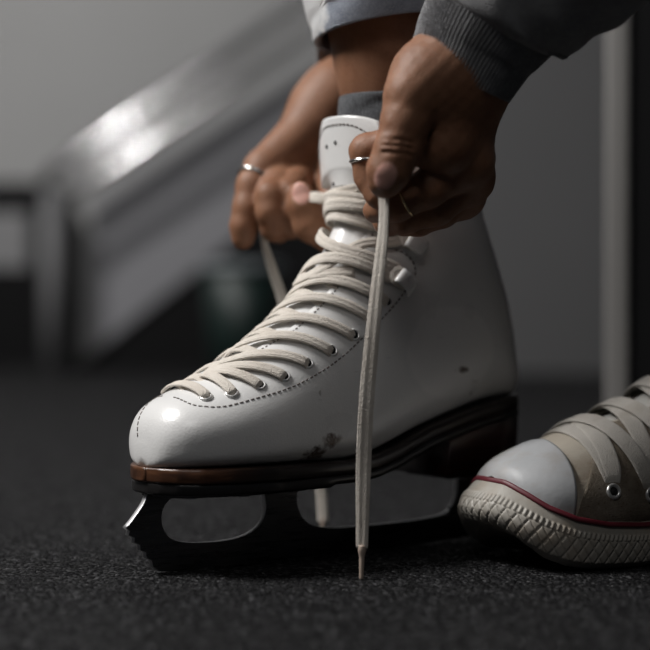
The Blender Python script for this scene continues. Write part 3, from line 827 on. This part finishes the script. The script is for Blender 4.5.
# ----- the hand at the front of the boot (seen from its thumb side)
Q = P
WR = Q(462, 70, -.100); EL_L = np.array((.262, -.19, .43)); SH_L = np.array((.21, -.17, .72))
FA = WR + (EL_L - WR) * .30
lo = np.array([.008, -.150, .168]); hi = np.array([.135, -.030, .345]); h1 = .00105
G = grid(lo, hi, h1)
C0 = Q(459, 77, -.100); C1 = Q(478, 40, -.104); C2 = Q(502, 2, -.111); C3 = Q(562, -48, -.124)
arm = chain(G, [Q(452, 84, -.100), WR, Q(480, 42, -.104), Q(505, 3, -.111), C3], [.0255, .0262, .0275, .0300, .0340], .01)
mcps = [Q(443, 147, -.106), Q(463, 163, -.092), Q(466, 181, -.075), Q(460, 198, -.058)]
palm = None
for m_, r_, w0 in zip(mcps, (.0140, .0140, .0130, .0115), (Q(446, 82, -.108), Q(456, 82, -.102), Q(462, 84, -.094), Q(464, 88, -.086))):
    e = sd_cone(G, w0, m_, .0185, r_); palm = e if palm is None else smin(palm, e, .010)
thm = chain(G, [Q(446, 76, -.106), Q(428, 80, -.112), Q(413, 96, -.1190)], [.0215, .0195, .0150], .008)     # thenar and thumb metacarpal
thb = chain(G, [Q(413, 97, -.1190), Q(405, 124, -.1220), Q(398, 149, -.1235), Q(389, 170, -.1235), Q(385, 181, -.1225)], [.0155, .0130, .0123, .0116, .0094], .003)
ip = ellip(G, Q(397, 148, -.1245), (.0105, .0105, .0075)); thb = smin(thb, ip, .004)
web = sd_cone(G, Q(425, 112, -.108), Q(432, 134, -.104), .0120, .0110)
idx_ = chain(G, [mcps[0], Q(405, 143, -.1045), Q(368, 152, -.098), Q(370, 176, -.098), Q(378, 196, -.103)], [.0135, .0112, .0100, .0085, .0072], .003)
mid_ = chain(G, [mcps[1], Q(428, 188, -.098), Q(396, 204, -.094), Q(384, 208, -.091), Q(375, 211, -.086)], [.0135, .0105, .0096, .0078, .0068], .003)
rin_ = chain(G, [mcps[2], Q(436, 207, -.084), Q(404, 217, -.080), Q(388, 221, -.074), Q(382, 217, -.064)], [.0125, .0102, .0094, .0080, .0068], .003)
pin_ = chain(G, [mcps[3], Q(442, 212, -.066), Q(418, 222, -.063), Q(404, 223, -.057), Q(398, 218, -.050)], [.0112, .0088, .0080, .0070, .0060], .003)
fing = smin(idx_, mid_, .0016); fing = smin(fing, rin_, .0016); fing = smin(fing, pin_, .0016)
hand = smin(palm, arm, .016); hand = smin(hand, thm, .010); hand = smin(hand, web, .010); hand = smin(hand, fing, .0045)
hand = smin(hand, thb, .0035)
for m_, r_ in zip(mcps, (.0105, .0110, .0100, .009)):                        # knuckle heads
    hand = smin(hand, ellip(G, m_ + np.array([.004, -.002, .002]), (r_, r_, r_)), .010)
# tendon, creases
for pa_, pb_, r_ in ((Q(432, 128, -.120), Q(421, 140, -.1195), .0016), (Q(446, 103, -.1235), Q(432, 122, -.1195), .0024)):
    hand = -smin(-hand, sd_cone(G, pa_, pb_, r_, r_ * .6), .003)
for t in (-.0042, -.0008, .0030):                                      # folds over the thumb joint
    c0 = Q(398, 147 + t * 1800, -.13655)
    hand = -smin(-hand, chain(G, [c0 + np.array([-.0080, .0034, .0006]), c0 + np.array([-.003, .0006, 0]), c0 + np.array([.003, .0005, -.0004]), c0 + np.array([.0075, .0030, -.0016])], [.0003, .0006, .0006, .0003], .001), .0022)
ndir = Q(384.5, 181, -.1225) - Q(390, 166, -.1235); ndir /= np.linalg.norm(ndir)
NC1 = Q(385.5, 176, -.1328); NX = np.cross(ndir, (0, -1, 0)); NX /= np.linalg.norm(NX); NY = np.cross(NX, ndir); NR1 = np.stack([NX, ndir, NY], 1)
nail_e = ellip(G, NC1 + np.array([0, .0006, 0]), (.0068, .0088, .0030), NR1)
hand = smin(hand, ellip(G, NC1 + np.array([0, .0017, 0]), (.0060, .0080, .0030), NR1), .0005)
# soft unevenness of the skin
hand = hand + .00022 * (np.sin(G[..., 0] * 620) * np.sin(G[..., 1] * 540 + 1) * np.sin(G[..., 2] * 580 + 2)).astype(np.float32)
v1, f1 = surface_nets(hand, lo, h1); del G
def nailmask(v, C, R, rx, ry): 
    q = (v - C) @ R; d = np.sqrt((q[:, 0] / rx) ** 2 + (q[:, 1] / ry) ** 2); return np.clip((1.0 - d) / .12, 0, 1) * (q[:, 2] > -.0035)
n1 = nailmask(v1, NC1, NR1, .0062, .0080)

# ----- the other hand, on the far side of the boot
WR2 = Q(340, 99, .106); EL_R = np.array((.19, .20, .42)); SH_R = np.array((.21, .18, .72))
lo2 = np.array([-.075, .015, .170]); hi2 = np.array([.062, .165, .325]); h2 = .0012
G = grid(lo2, hi2, h2)
arm2 = chain(G, [Q(328, 112, .104), WR2, WR2 + (EL_R - WR2) * .30, WR2 + (EL_R - WR2) * .6], [.0245, .0255, .029, .035], .01)
mc2 = [Q(264, 170, .075), Q(284, 172, .086), Q(303, 172, .096), Q(318, 172, .104)]
palm2 = None
for m_, r_, w0 in zip(mc2, (.0135, .0135, .0125, .0115), (Q(322, 118, .098), Q(326, 120, .104), Q(332, 122, .110), Q(338, 124, .114))):
    e = sd_cone(G, w0, m_, .0190, r_); palm2 = e if palm2 is None else smin(palm2, e, .010)
ix2 = chain(G, [mc2[0], Q(253, 186, .068), Q(248, 208, .064), Q(244, 226, .063), Q(243, 238, .063)], [.0130, .0108, .0098, .0090, .0076], .003)
md2 = chain(G, [mc2[1], Q(277, 186, .062), Q(271, 196, .052), Q(271, 212, .050), Q(274, 228, .054), Q(279, 232, .064)], [.0130, .0105, .0102, .0096, .0085, .0075], .003)
rg2 = chain(G, [mc2[2], Q(294, 186, .062), Q(288, 194, .053), Q(288, 212, .051), Q(291, 226, .056), Q(295, 228, .066)], [.0125, .0100, .0098, .0090, .0080, .007], .003)
pk2 = chain(G, [mc2[3], Q(316, 186, .080), Q(312, 206, .074), Q(312, 220, .078)], [.0115, .009, .0082, .0068], .003)
th2 = chain(G, [Q(338, 132, .100), Q(340, 190, .072), Q(330, 232, .046), Q(311, 224, .041), Q(304, 205, .039), Q(301, 194, .040)], [.0180, .0150, .0125, .0112, .0098, .0078], .004)
fi2 = smin(ix2, md2, .0016); fi2 = smin(fi2, rg2, .0016); fi2 = smin(fi2, pk2, .0016)
hand2 = smin(palm2, arm2, .016); hand2 = smin(hand2, fi2, .004); hand2 = smin(hand2, th2, .003)
nd2 = Q(301, 190, .040) - Q(304, 205, .039); nd2 /= np.linalg.norm(nd2)
NC2 = Q(301, 193, .0312); NX2 = np.cross(nd2, (0, -1, 0)); NX2 /= np.linalg.norm(NX2); NR2 = np.stack([NX2, nd2, np.cross(NX2, nd2)], 1)
hand2 = smin(hand2, ellip(G, NC2 + np.array([0, .0016, 0]), (.0056, .0076, .0026), NR2), .0006)
v2, f2 = surface_nets(hand2, lo2, h2); del G
n2 = nailmask(v2, NC2, NR2, .0062, .0080)

# ----- the rest of the body, seated on the bench and bent over the skate
AK_R = sk_world((.072, 0, .150)); TP_R = sk_world((.083, 0, .262)); KN_R = np.array((.012, .012, .545)); HP_R = np.array((.50, .085, .535))
AK_L = sn_world((.060, 0, .10)); KN_L = np.array((.300, -.060, .515)); HP_L = np.array((.50, -.095, .535))
lo3 = np.array([-.12, -.32, .02]); hi3 = np.array([.66, .30, 1.06]); h3 = .0062
G = grid(lo3, hi3, h3)
def legs(p, add=0.0, r_only=None):
    r = chain(p, [sk_world((.225, 0, .080)), sk_world((.15, 0, .095)), AK_R], [.012, .018, .024], .012)
    r = smin(r, chain(p, [sk_world((.045, 0, .122)), AK_R], [.018, .024], .012), .012)
    r = smin(r, chain(p, [AK_R, TP_R - np.array((0, 0, .025)), TP_R + (KN_R - TP_R) * .13, TP_R + (KN_R - TP_R) * .45, KN_R], [.024, .0285, .0355, .049, .052], .012), .012)
    r = smin(r, chain(p, [KN_R, HP_R], [.055, .082], .03), .03)
    l = chain(p, [sn_world((.215, 0, .040)), sn_world((.15, 0, .052)), AK_L], [.012, .018, .025], .012)
    l = smin(l, chain(p, [sn_world((.04, 0, .055)), AK_L], [.018, .025], .012), .012)
    l = smin(l, chain(p, [AK_L, AK_L + (KN_L - AK_L) * .25, AK_L + (KN_L - AK_L) * .6, KN_L], [.025, .034, .050, .052], .012), .012)
    l = smin(l, chain(p, [KN_L, HP_L], [.055, .082], .03), .03)
    return smin(r, l, .03)
def torso(p):
    t = chain(p, [(.49, -.06, .55), (.49, .06, .55)], [.095, .095], .04)
    t = smin(t, chain(p, [(.47, -.03, .60), (.34, -.05, .70), (.26, -.07, .74)], [.10, .105, .085], .06), .06)
    t = smin(t, chain(p, [(.47, .03, .60), (.34, .05, .70), (.26, .07, .74)], [.10, .105, .085], .06), .06)
    return smin(t, chain(p, [SH_L, (.24, 0, .765), SH_R], [.052, .060, .052], .05), .05)
def arms(p):
    a = chain(p, [SH_L, EL_L, C3 + (EL_L - C3) * .5, C3], [.050, .040, .037, .032], .03)
    return np.minimum(a, chain(p, [SH_R, EL_R, EL_R + (WR2 - EL_R) * .40, EL_R + (WR2 - EL_R) * .72], [.050, .040, .039, .029], .03))
body = smin(smin(torso(G), legs(G), .04), arms(G), .03)
HD = np.array((.135, 0, .885))
FD = np.array((-.80, 0, -.60)); UD = np.array((-.60, 0, .80)); SD_ = np.array((0, 1.0, 0)); HR = np.stack([FD, SD_, UD], 1)
def hp(f, s, u): return HD + FD * f + SD_ * s + UD * u
head = chain(G, [(.24, 0, .77), hp(-.03, 0, -.08)], [.055, .050], .03)
head = smin(head, ellip(G, hp(-.012, 0, .025), (.096, .074, .092), HR), .03)
head = smin(head, ellip(G, hp(.020, 0, -.045), (.068, .056, .078), HR), .03)
head = smin(head, sd_cone(G, hp(.085, 0, .012), hp(.104, 0, -.022), .008, .013), .012)      # nose
head = smin(head, ellip(G, hp(.082, 0, -.058), (.014, .024, .007), HR), .006)               # mouth
for s_ in (1, -1):
    head = -smin(-head, ellip(G, hp(.098, .032 * s_, .012), (.016, .017, .011), HR), .012)     # eye sockets
    head = smin(head, ellip(G, hp(.072, .032 * s_, .010), (.013, .014, .011), HR), .004)
    head = smin(head, ellip(G, hp(-.012, .074 * s_, -.010), (.018, .008, .030), HR), .006)     # ears
body = smin(body, head, .02)
v3, f3 = surface_nets(body, lo3, h3)
# arms of the body end inside the sleeves, where the finer hands begin
vv = np.vstack([v1, v2, v3]); ff = np.vstack([f1, f2 + len(v1), f3 + len(v1) + len(v2)])
def skin_mat():
    t = NT('brown_skin')
    c = t.ramp(t.noise(55, 4), (.3, (.215, .098, .053)), (.7, (.285, .138, .078)))
    c = t.mix(t.ramp(t.noise(420, 2), (.55, 0), (.75, .35)), c, (.16, .065, .035))
    nl = t.attr('nail'); c = t.mix(nl, c, (.62, .35, .29))
    t.set(col=c, rough=t.mix(nl, (.55, .55, .55), (.36, .36, .36)), spec=.35, sss=.10)
    t.b.inputs['Subsurface Radius'].default_value = (.006, .002, .001); t.b.inputs['Subsurface Scale'].default_value = .5
    h = t.math('ADD', t.voro(900), t.math('MULTIPLY', t.noise(300, 4), 1.2)); t.bump(h, .0003, .38); return t.m
SKIN = skin_mat()
PR = np.array((.45, 0, 0.0))
person = empty('person', PR)
tag(person, 'person in grey sweatshirt and blue-grey trousers, pulling the skate laces with both hands', 'person')
def pl_(v): return np.asarray(v) - PR
body_o = link('body', pl_(vv), ff, SKIN, person)
at = body_o.data.attributes.new('nail', 'FLOAT', 'POINT'); at.data.foreach_set('value', np.r_[n1, n2, np.zeros(len(v3))].astype(np.float32))

# ----- hair
hair = np.minimum(ellip(G, hp(-.024, 0, .034), (.102, .086, .098), HR), ellip(G, hp(-.11, 0, .03), (.045, .05, .05), HR))
hair = np.maximum(hair, -ellip(G, hp(.085, 0, -.030), (.070, .066, .085), HR))
hv, hf = surface_nets(hair, lo3, h3)
tm = NT('dark_hair'); tm.set(col=(.012, .009, .007), rough=.5); tm.bump(tm.noise(1, 3, vec=tm.vmap((300, 300, 30))), .002, .8)
link('hair', pl_(hv), hf, tm.m, person)

# ----- clothes
def rib_mat(name, a, b, sc=900):
    t = NT(name); c = t.ramp(t.noise(200, 4), (.3, a), (.7, b)); c = t.mix(t.ramp(t.noise(1200, 1), (.45, 0), (.65, .5)), c, tuple(x * .55 for x in a))
    t.set(col=c, rough=.95, spec=.1, sheen=.25); t.bump(t.math('ADD', t.voro(1500), t.noise(700, 3)), .0009, .8); return t.m
SWEAT = rib_mat('grey_sweatshirt_knit', (.26, .26, .268), (.37, .37, .38))
def trouser_mat():
    t = NT('blue_grey_trouser_knit')
    c = t.ramp(t.noise(160, 5, .7), (.3, (.24, .27, .335)), (.7, (.40, .435, .51)))
    c = t.mix(t.ramp(t.noise(900, 2), (.45, 0), (.68, .6)), c, (.48, .50, .55))
    cc = P(312, 8, .012) - PR
    pr = t.spot(tuple(cc), (.0115, .06, .0285), .22, 120, .25); c = t.mix(pr, c, (.9, .9, .9))
    t.set(col=c, rough=.9, spec=.15, sheen=.3); t.bump(t.math('ADD', t.wave(900, 'DIAGONAL'), t.noise(500, 4)), .0008, .7); return t.m
TROUS = trouser_mat()
def tube_cloth(stations, n=220, m=120, rib=0, ribd=.0006, folds=(), thick=.0025, seed=0, skew=None):
    """stations: (centre, radius); returns verts, faces of a soft tube"""
    c = smooth_path(np.array([np.r_[p, r] for p, r in stations]), m); ctr, rad = c[:, :3], c[:, 3]
    T = np.gradient(ctr, axis=0); T /= np.linalg.norm(T, axis=1)[:, None]
    N = np.cross(T[0], (0, 1.0, 0)); N /= np.linalg.norm(N); v = []
    L = np.r_[0, np.cumsum(np.linalg.norm(np.diff(ctr, axis=0), axis=1))]
    for i in range(m):
        N = N - T[i] * (N @ T[i]); N /= np.linalg.norm(N); B = np.cross(T[i], N)
        a = np.linspace(0, 2 * math.pi, n, endpoint=False); r = np.full(n, rad[i])
        rb = rib(L[i]) if callable(rib) else rib
        if rb: r = r + ribd * rb * np.cos(a * 92)
        for (l0, wd, amp, ph, na) in folds: r = r + amp * np.exp(-((L[i] - l0 - .010 * np.sin(a * na + ph)) / wd) ** 2)
        pts = ctr[i] + r[:, None] * (np.cos(a)[:, None] * N + np.sin(a)[:, None] * B)
        if skew is not None and i < m: pts = pts + np.outer(((pts - ctr[i]) @ skew[1]) * math.exp(-L[i] / .03), skew[0])
        v.append(pts)
    v = np.array(v); f = [(i * n + k, i * n + (k + 1) % n, (i + 1) * n + (k + 1) % n, (i + 1) * n + k) for i in range(m - 1) for k in range(n)]
    return v, f
def cloth(name, parts, mat, parent, thick=.0025):
    mb = MB()
    for v, f in parts: mb.add(list(np.asarray(v).reshape(-1, 3)), f)
    o = fix_normals(mb.build(name, mat, parent)); m = o.modifiers.new('thickness', 'SOLIDIFY'); m.thickness = thick; m.offset = -1; return o
# near sleeve: ribbed cuff, then the fuller sleeve
cuff, cf = tube_cloth([(C0, .0305), (C0 + (C1 - C0) * .5, .0322), (C1, .0345), (C1 + (C2 - C1) * .62, .0378)], 768, 60, rib=1.0, ribd=.0006)
slv, sf = tube_cloth([(C1 + (C2 - C1) * .56, .0370), (C1 + (C2 - C1) * .75, .0405), (C2 + (C3 - C2) * .12, .0425), (C3, .0465), (C3 + (EL_L - C3) * .5, .052), (EL_L, .055), (EL_L + (SH_L - EL_L) * .5, .060), (SH_L, .068)], 240, 160,
    folds=[(.012, .007, .0025, 0, 2), (.034, .010, .0030, 2, 1), (.060, .012, .0035, 4, 2), (.10, .015, .004, 1, 2), (.16, .02, .005, 3, 1)])
D0 = Q(345, 80, .112); DD = (EL_R - D0)
cuff2, cf2 = tube_cloth([(D0, .0315), (D0 + DD * .10, .033), (D0 + DD * .22, .036)], 768, 30, rib=1.0, ribd=.0006)
slv2, sf2 = tube_cloth([(D0 + DD * .19, .0355), (D0 + DD * .30, .045), (D0 + DD * .6, .050), (EL_R, .055), (EL_R + (SH_R - EL_R) * .5, .060), (SH_R, .068)], 160, 100, folds=[(.02, .01, .003, 0, 2), (.06, .015, .004, 1, 1)])
ts = torso(G) - .016
hood = chain(G, [(.26, -.06, .80), (.27, 0, .83), (.26, .06, .80)], [.04, .045, .04], .03); ts = smin(ts, hood, .03)
ts = np.maximum(ts, -(sd_cone(G, (.24, 0, .77), hp(-.02, 0, .0), .066, .085)))
tsv, tsf = surface_nets(ts, lo3, h3)
sweat = cloth('sweatshirt', [(pl_(slv.reshape(-1, 3)), sf), (pl_(slv2.reshape(-1, 3)), sf2)], SWEAT, person)
mt = MB(); mt.add(list(pl_(tsv)), tsf); to_ = mt.build('tmp', SWEAT, None)
bm = bmesh.new(); bm.from_mesh(sweat.data); bm.from_mesh(to_.data); bm.to_mesh(sweat.data); bm.free(); bpy.data.objects.remove(to_)
sweat.data.polygons.foreach_set('use_smooth', [True] * len(sweat.data.polygons))
for v, f in ((cuff, cf), (cuff2, cf2)): cloth('cuff', [(pl_(v.reshape(-1, 3)), f)], SWEAT, sweat, .0028)
# trousers
H0 = Q(398, 34, .020); KU = KN_R - H0
leg_t, lf = tube_cloth([(H0, .0525), (H0 + KU * .06, .0545), (H0 + KU * .25, .058), (H0 + KU * .6, .066), (KN_R, .072)], 300, 120, folds=[(.010, .004, -.0012, 0, 1), (.035, .008, .002, 2, 2), (.07, .012, .003, 1, 1)], skew=(np.array((0, 0, 1.0)), np.array((-.03, -.10, 0))))
H1 = AK_L + (KN_L - AK_L) * .34; KV = KN_L - H1
leg_u, lg = tube_cloth([(H1, .0525), (H1 + KV * .5, .062), (KN_L, .072)], 120, 50, folds=[(.03, .01, .003, 2, 2)])
th = smin(chain(G, [KN_R, HP_R], [.066, .094], .03), chain(G, [KN_L, HP_L], [.066, .094], .03), .03)
th = smin(th, chain(G, [(.49, -.06, .56), (.49, .06, .56)], [.108, .108], .04), .04)
thv, thf = surface_nets(th, lo3, h3)
tr = cloth('trousers', [(pl_(leg_t.reshape(-1, 3)), lf), (pl_(leg_u.reshape(-1, 3)), lg)], TROUS, person, .003)
mt = MB(); mt.add(list(pl_(thv)), thf); to_ = mt.build('tmp', TROUS, None)
bm = bmesh.new(); bm.from_mesh(tr.data); bm.from_mesh(to_.data); bm.to_mesh(tr.data); bm.free(); bpy.data.objects.remove(to_)
tr.data.polygons.foreach_set('use_smooth', [True] * len(tr.data.polygons))
del G
# sock
SOCK = rib_mat('grey_sock_knit', (.075, .078, .085), (.115, .12, .13))
S0 = sk_world((.078, 0, .19)); S1 = TP_R + (KN_R - TP_R) * .058
sk_, sf_ = tube_cloth([(S0, .0270), (sk_world((.081, 0, .228)), .0300), (TP_R, .0372), (S1 - np.array((0, 0, .008)), .0385), (S1, .0380)], 256, 60, rib=.6, ribd=.0005, folds=[(.0785, .003, .0010, 0, 1), (.0745, .0015, -.0012, 0, 1)])
cloth('sock', [(pl_(sk_.reshape(-1, 3)), sf_)], SOCK, person)
# rings
SILV = simple('silver', (.72, .70, .67), .22, metal=1.0); GOLD = simple('pale_gold', (.78, .60, .36), .22, metal=1.0)
def ring(c, axis, R, r, mat, label, sq=1.0):
    o = MB().torus(np.zeros(3), axis, R, r, 36, 10).build('ring', mat); o.location = c; tag(o, label, 'ring'); return o
d_ = Q(370, 176, -.098) - Q(368, 152, -.098)
ring(Q(368.5, 160, -.098), d_, .0098, .0010, SILV, 'thin silver ring on the finger bent behind the thumb at the boot front')
d_ = Q(396, 204, -.094) - Q(428, 188, -.098)
ring(Q(405, 199, -.0955), d_, .0100, .0008, GOLD, 'thin gold ring just below the thumb that grips the hanging lace')
d_ = Q(253, 186, .068) - mc2[0]
ring(Q(256, 181, .0705), d_, .0122, .0016, SILV, 'silver ring on the straight finger of the hand behind the boot')
# ------------------------------------------------------------------ the room
def floor_mat():
    t = NT('speckled_rubber_floor')
    cell = t.voro(430, 'Color'); v = t.voro(430, 'Distance'); g = t.noise(700, 2)
    sep = t.n.new('ShaderNodeSeparateColor'); t.l.new(cell, sep.inputs[0])
    c = t.ramp(sep.outputs[0], (.0, (.009, .009, .0095)), (.86, (.019, .019, .0205)), (.94, (.06, .06, .064)), (1, (.12, .12, .125)))
    t.set(col=c, rough=t.ramp(sep.outputs[1], (.55, .85), (.95, .25)), spec=t.math('MULTIPLY', t.ramp(sep.outputs[1], (.5, .15), (.95, 1)), .4))
    h = t.math('ADD', t.math('MULTIPLY', sep.outputs[2], 1.0), t.math('SUBTRACT', t.math('MULTIPLY', g, .7), t.math('MULTIPLY', v, 1.2)))
    t.bump(h, .0034, 1.0); return t.m
tag(MB().box((0, 1.2, -.01), (7, 6, .02)).build('floor', floor_mat(), None, False), kind='structure')
def wall_mat(name, col):
    t = NT(name); t.set(col=t.ramp(t.noise(3, 4), (.3, tuple(x * .93 for x in col)), (.7, col)), rough=.7); t.bump(t.noise(90, 4), .001, .4); return t.m
GREY = wall_mat('painted_wall', (.36, .36, .36))
DARKW = simple('black_panel', (.006, .006, .0065), .75, spec=.12)
YB = 3.2
tag(MB().box((0, YB + .05, 1.25), (7, .1, 2.5)).build('wall_back', GREY, None, False), kind='structure')
for nm, xx in (('wall_left', -3.45), ('wall_right', 3.45)): tag(MB().box((xx, 1.2, 1.25), (.1, 6, 2.5)).build(nm, GREY, None, False), kind='structure')
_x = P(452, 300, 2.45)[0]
tag(MB().box(((_x + 3.4) / 2, 2.5, 1.25), (3.4 - _x, .1, 2.5)).build('wall_added', wall_mat('dark_grey_wall', (.105, .105, .108)), None, False), kind='structure')  # wall added so the right of the backdrop comes out darker
# low ramp beside the wall: light side panel, the darkness below it painted as a black block
YS = 2.62
def xz(px, py, Y): p = P(px, py, Y); return p[0], p[2]
def prism(name, poly, y0, y1, mat, parent=None):
    n = len(poly); v = [(x, y, z) for y in (y0, y1) for x, z in poly]
    f = [tuple(range(n)), tuple(range(n, 2 * n))[::-1]] + [(i, n + i, n + (i + 1) % n, (i + 1) % n) for i in range(n)]
    return fix_normals(link(name, v, f, mat, parent, False))
ramp = empty('staircase', (0, 0, 0)); tag(ramp, 'grey sided staircase rising behind the skate above a black block for the shade below it', 'staircase')
a = xz(92, 205, YS); b = xz(92, 352, YS); c = xz(240, 236, YS); d = xz(340, 158, YS); e = xz(430, 87, YS); f_ = xz(430, -20, YS); g_ = xz(320, 62, YS)
prism('side_panel', [a, b, c, d, e, f_, g_], YS, YS + .03, wall_mat('grey_panel', (.22, .22, .235)), ramp)
prism('base', [(b[0] - .05, 0), (e[0], 0), (e[0], e[1] - .002), (d[0], d[1] - .002), (c[0], c[1] - .002), (b[0], b[1] - .002), (b[0] - .05, b[1] - .05)], YS + .012, YS + .5, DARKW, ramp)  # solid black block in place of the shaded space under the stairs
# railing in front of it
RAIL = simple('brushed_metal_rail', (.30, .30, .305), .125, metal=1.0)
rl = empty('handrail', tuple(P(52, 372, 2.5) * np.array([1, 1, 0]))); tag(rl, 'metal handrail with two sloping bars and a post, blurred behind the skate', 'handrail')
R0 = np.array(rl.location)
def rpt(px, py, Y=2.5): return P(px, py, Y) - R0
MB().tube(smooth_path([rpt(38, 196), rpt(50, 178), rpt(75, 157), rpt(330, -14), rpt(430, -80)], 80), .0145, 16).build('rail', RAIL, rl)
MB().tube(smooth_path([rpt(58, 212), rpt(72, 196), rpt(100, 176), rpt(330, 22), rpt(430, -43)], 80), .0135, 16).build('rail', RAIL, rl)
MB().tube([rpt(52, 190), rpt(52, 372)], .021, 16).build('post', simple('grey_painted_post', (.16, .16, .165), .6), rl)
# black cabinet at the left with a pale panel
x0 = P(-70, 300, 2.9)[0]; x1 = P(48, 300, 2.9)[0]; zt = P(0, 182, 2.9)[2]
cb = empty('cabinet', ((x0 + x1) / 2, 2.9, 0)); tag(cb, 'black cabinet with a pale notice panel, standing by the handrail post', 'cabinet')
MB().box((0, .15, zt / 2), (x1 - x0, .3, zt)).build('cabinet_body', DARKW, cb, False)
pa = P(-40, 212, 2.89); pb = P(28, 268, 2.89)
MB().box(((pa[0] + pb[0]) / 2 - (x0 + x1) / 2, -.004, (pa[2] + pb[2]) / 2), (pb[0] - pa[0], .008, pa[2] - pb[2])).build('notice_panel', simple('pale_panel', (.20, .20, .205), .4), cb, False)
# dark green bin
bp = P(243, 330, 1.9)
bn = empty('waste_bin', (bp[0], 1.9, 0)); tag(bn, 'dark green round bin with grey rim behind the lace at the skate', 'bin')
zr = P(243, 268, 1.9)[2]; q = MB(); q.tube([(0, 0, 0), (0, 0, zr * .5), (0, 0, zr)], [.055, .062, .07], 32)
q.build('bin_body', simple('dark_green_plastic', (.004, .014, .012), .5), bn)
MB().torus((0, 0, zr), (0, 0, 1), .068, .008, 40, 12).build('rim', simple('grey_rim', (.16, .18, .19), .35), bn)
# tall black locker with a pale metal corner, behind the sneaker
EDGE = simple('satin_edge', (.30, .29, .28), .5, metal=.5)
YL = .46; xa = P(606, 300, YL)[0]; xb = P(630, 300, YL)[0]
lk = empty('locker', (xb + .235, YL + .155, 0), -.20); tag(lk, 'black locker with a pale metal corner strip, standing behind the sneaker', 'locker')
MB().box((.005, 0, .6), (.41, .4, 1.2)).build('locker_body', DARKW, lk, False)
bevel(MB().box((xa - xb - .2 + (xb - xa) / 2, -.19, .6), (xb - xa, .03, 1.2)).build('corner_strip', EDGE, lk, False), .004)
# bench the person sits on
bench = empty('bench', (.60, .02, 0)); tag(bench, 'low dark wooden bench under the seated person', 'bench')
WOOD = simple('dark_wood_seat', (.08, .05, .035), .5)
bevel(MB().box((0, 0, .415), (.44, .62, .035)).build('seat', WOOD, bench, False), .004)
for yy in (.26, -.26): MB().box((0, yy, .1985), (.38, .04, .397)).build('leg', DARKW, bench, False)
# ------------------------------------------------------------------ light
w = bpy.data.worlds.new('world'); SC.world = w; w.use_nodes = True
bg = w.node_tree.nodes['Background']; bg.inputs[0].default_value = (.75, .85, 1, 1); bg.inputs[1].default_value = .02
def area(name, loc, aim, size, power, col=(1, 1, 1), sy=None):
    l = bpy.data.lights.new(name, 'AREA'); l.energy = power; l.color = col; l.size = size
    if sy: l.shape = 'RECTANGLE'; l.size_y = sy
    o = bpy.data.objects.new(name, l); COL.objects.link(o); o.location = loc
    o.rotation_euler = (Vector(aim) - Vector(loc)).to_track_quat('-Z', 'Y').to_euler(); return o
area('ceiling_or_fill_lamp', (-1.05, -.10, 1.45), (0, 0, .15), .5, 36, (1, .98, .96))
area('ceiling_or_fill_lamp', (-.35, -1.7, 1.9), (.05, 0, .15), .6, 5, (1, .98, .96))  # fill light added on the camera side to lift the shaded faces
area('ceiling_or_fill_lamp', (-1.35, 1.18, 1.72), (-.9, 3.0, .7), .16, 31, (1, .98, .96))
SC.view_settings.view_transform = 'Standard'; SC.view_settings.look = 'None'; SC.view_settings.gamma = 1; SC.view_settings.exposure = 0
SC.cycles.use_denoising = True
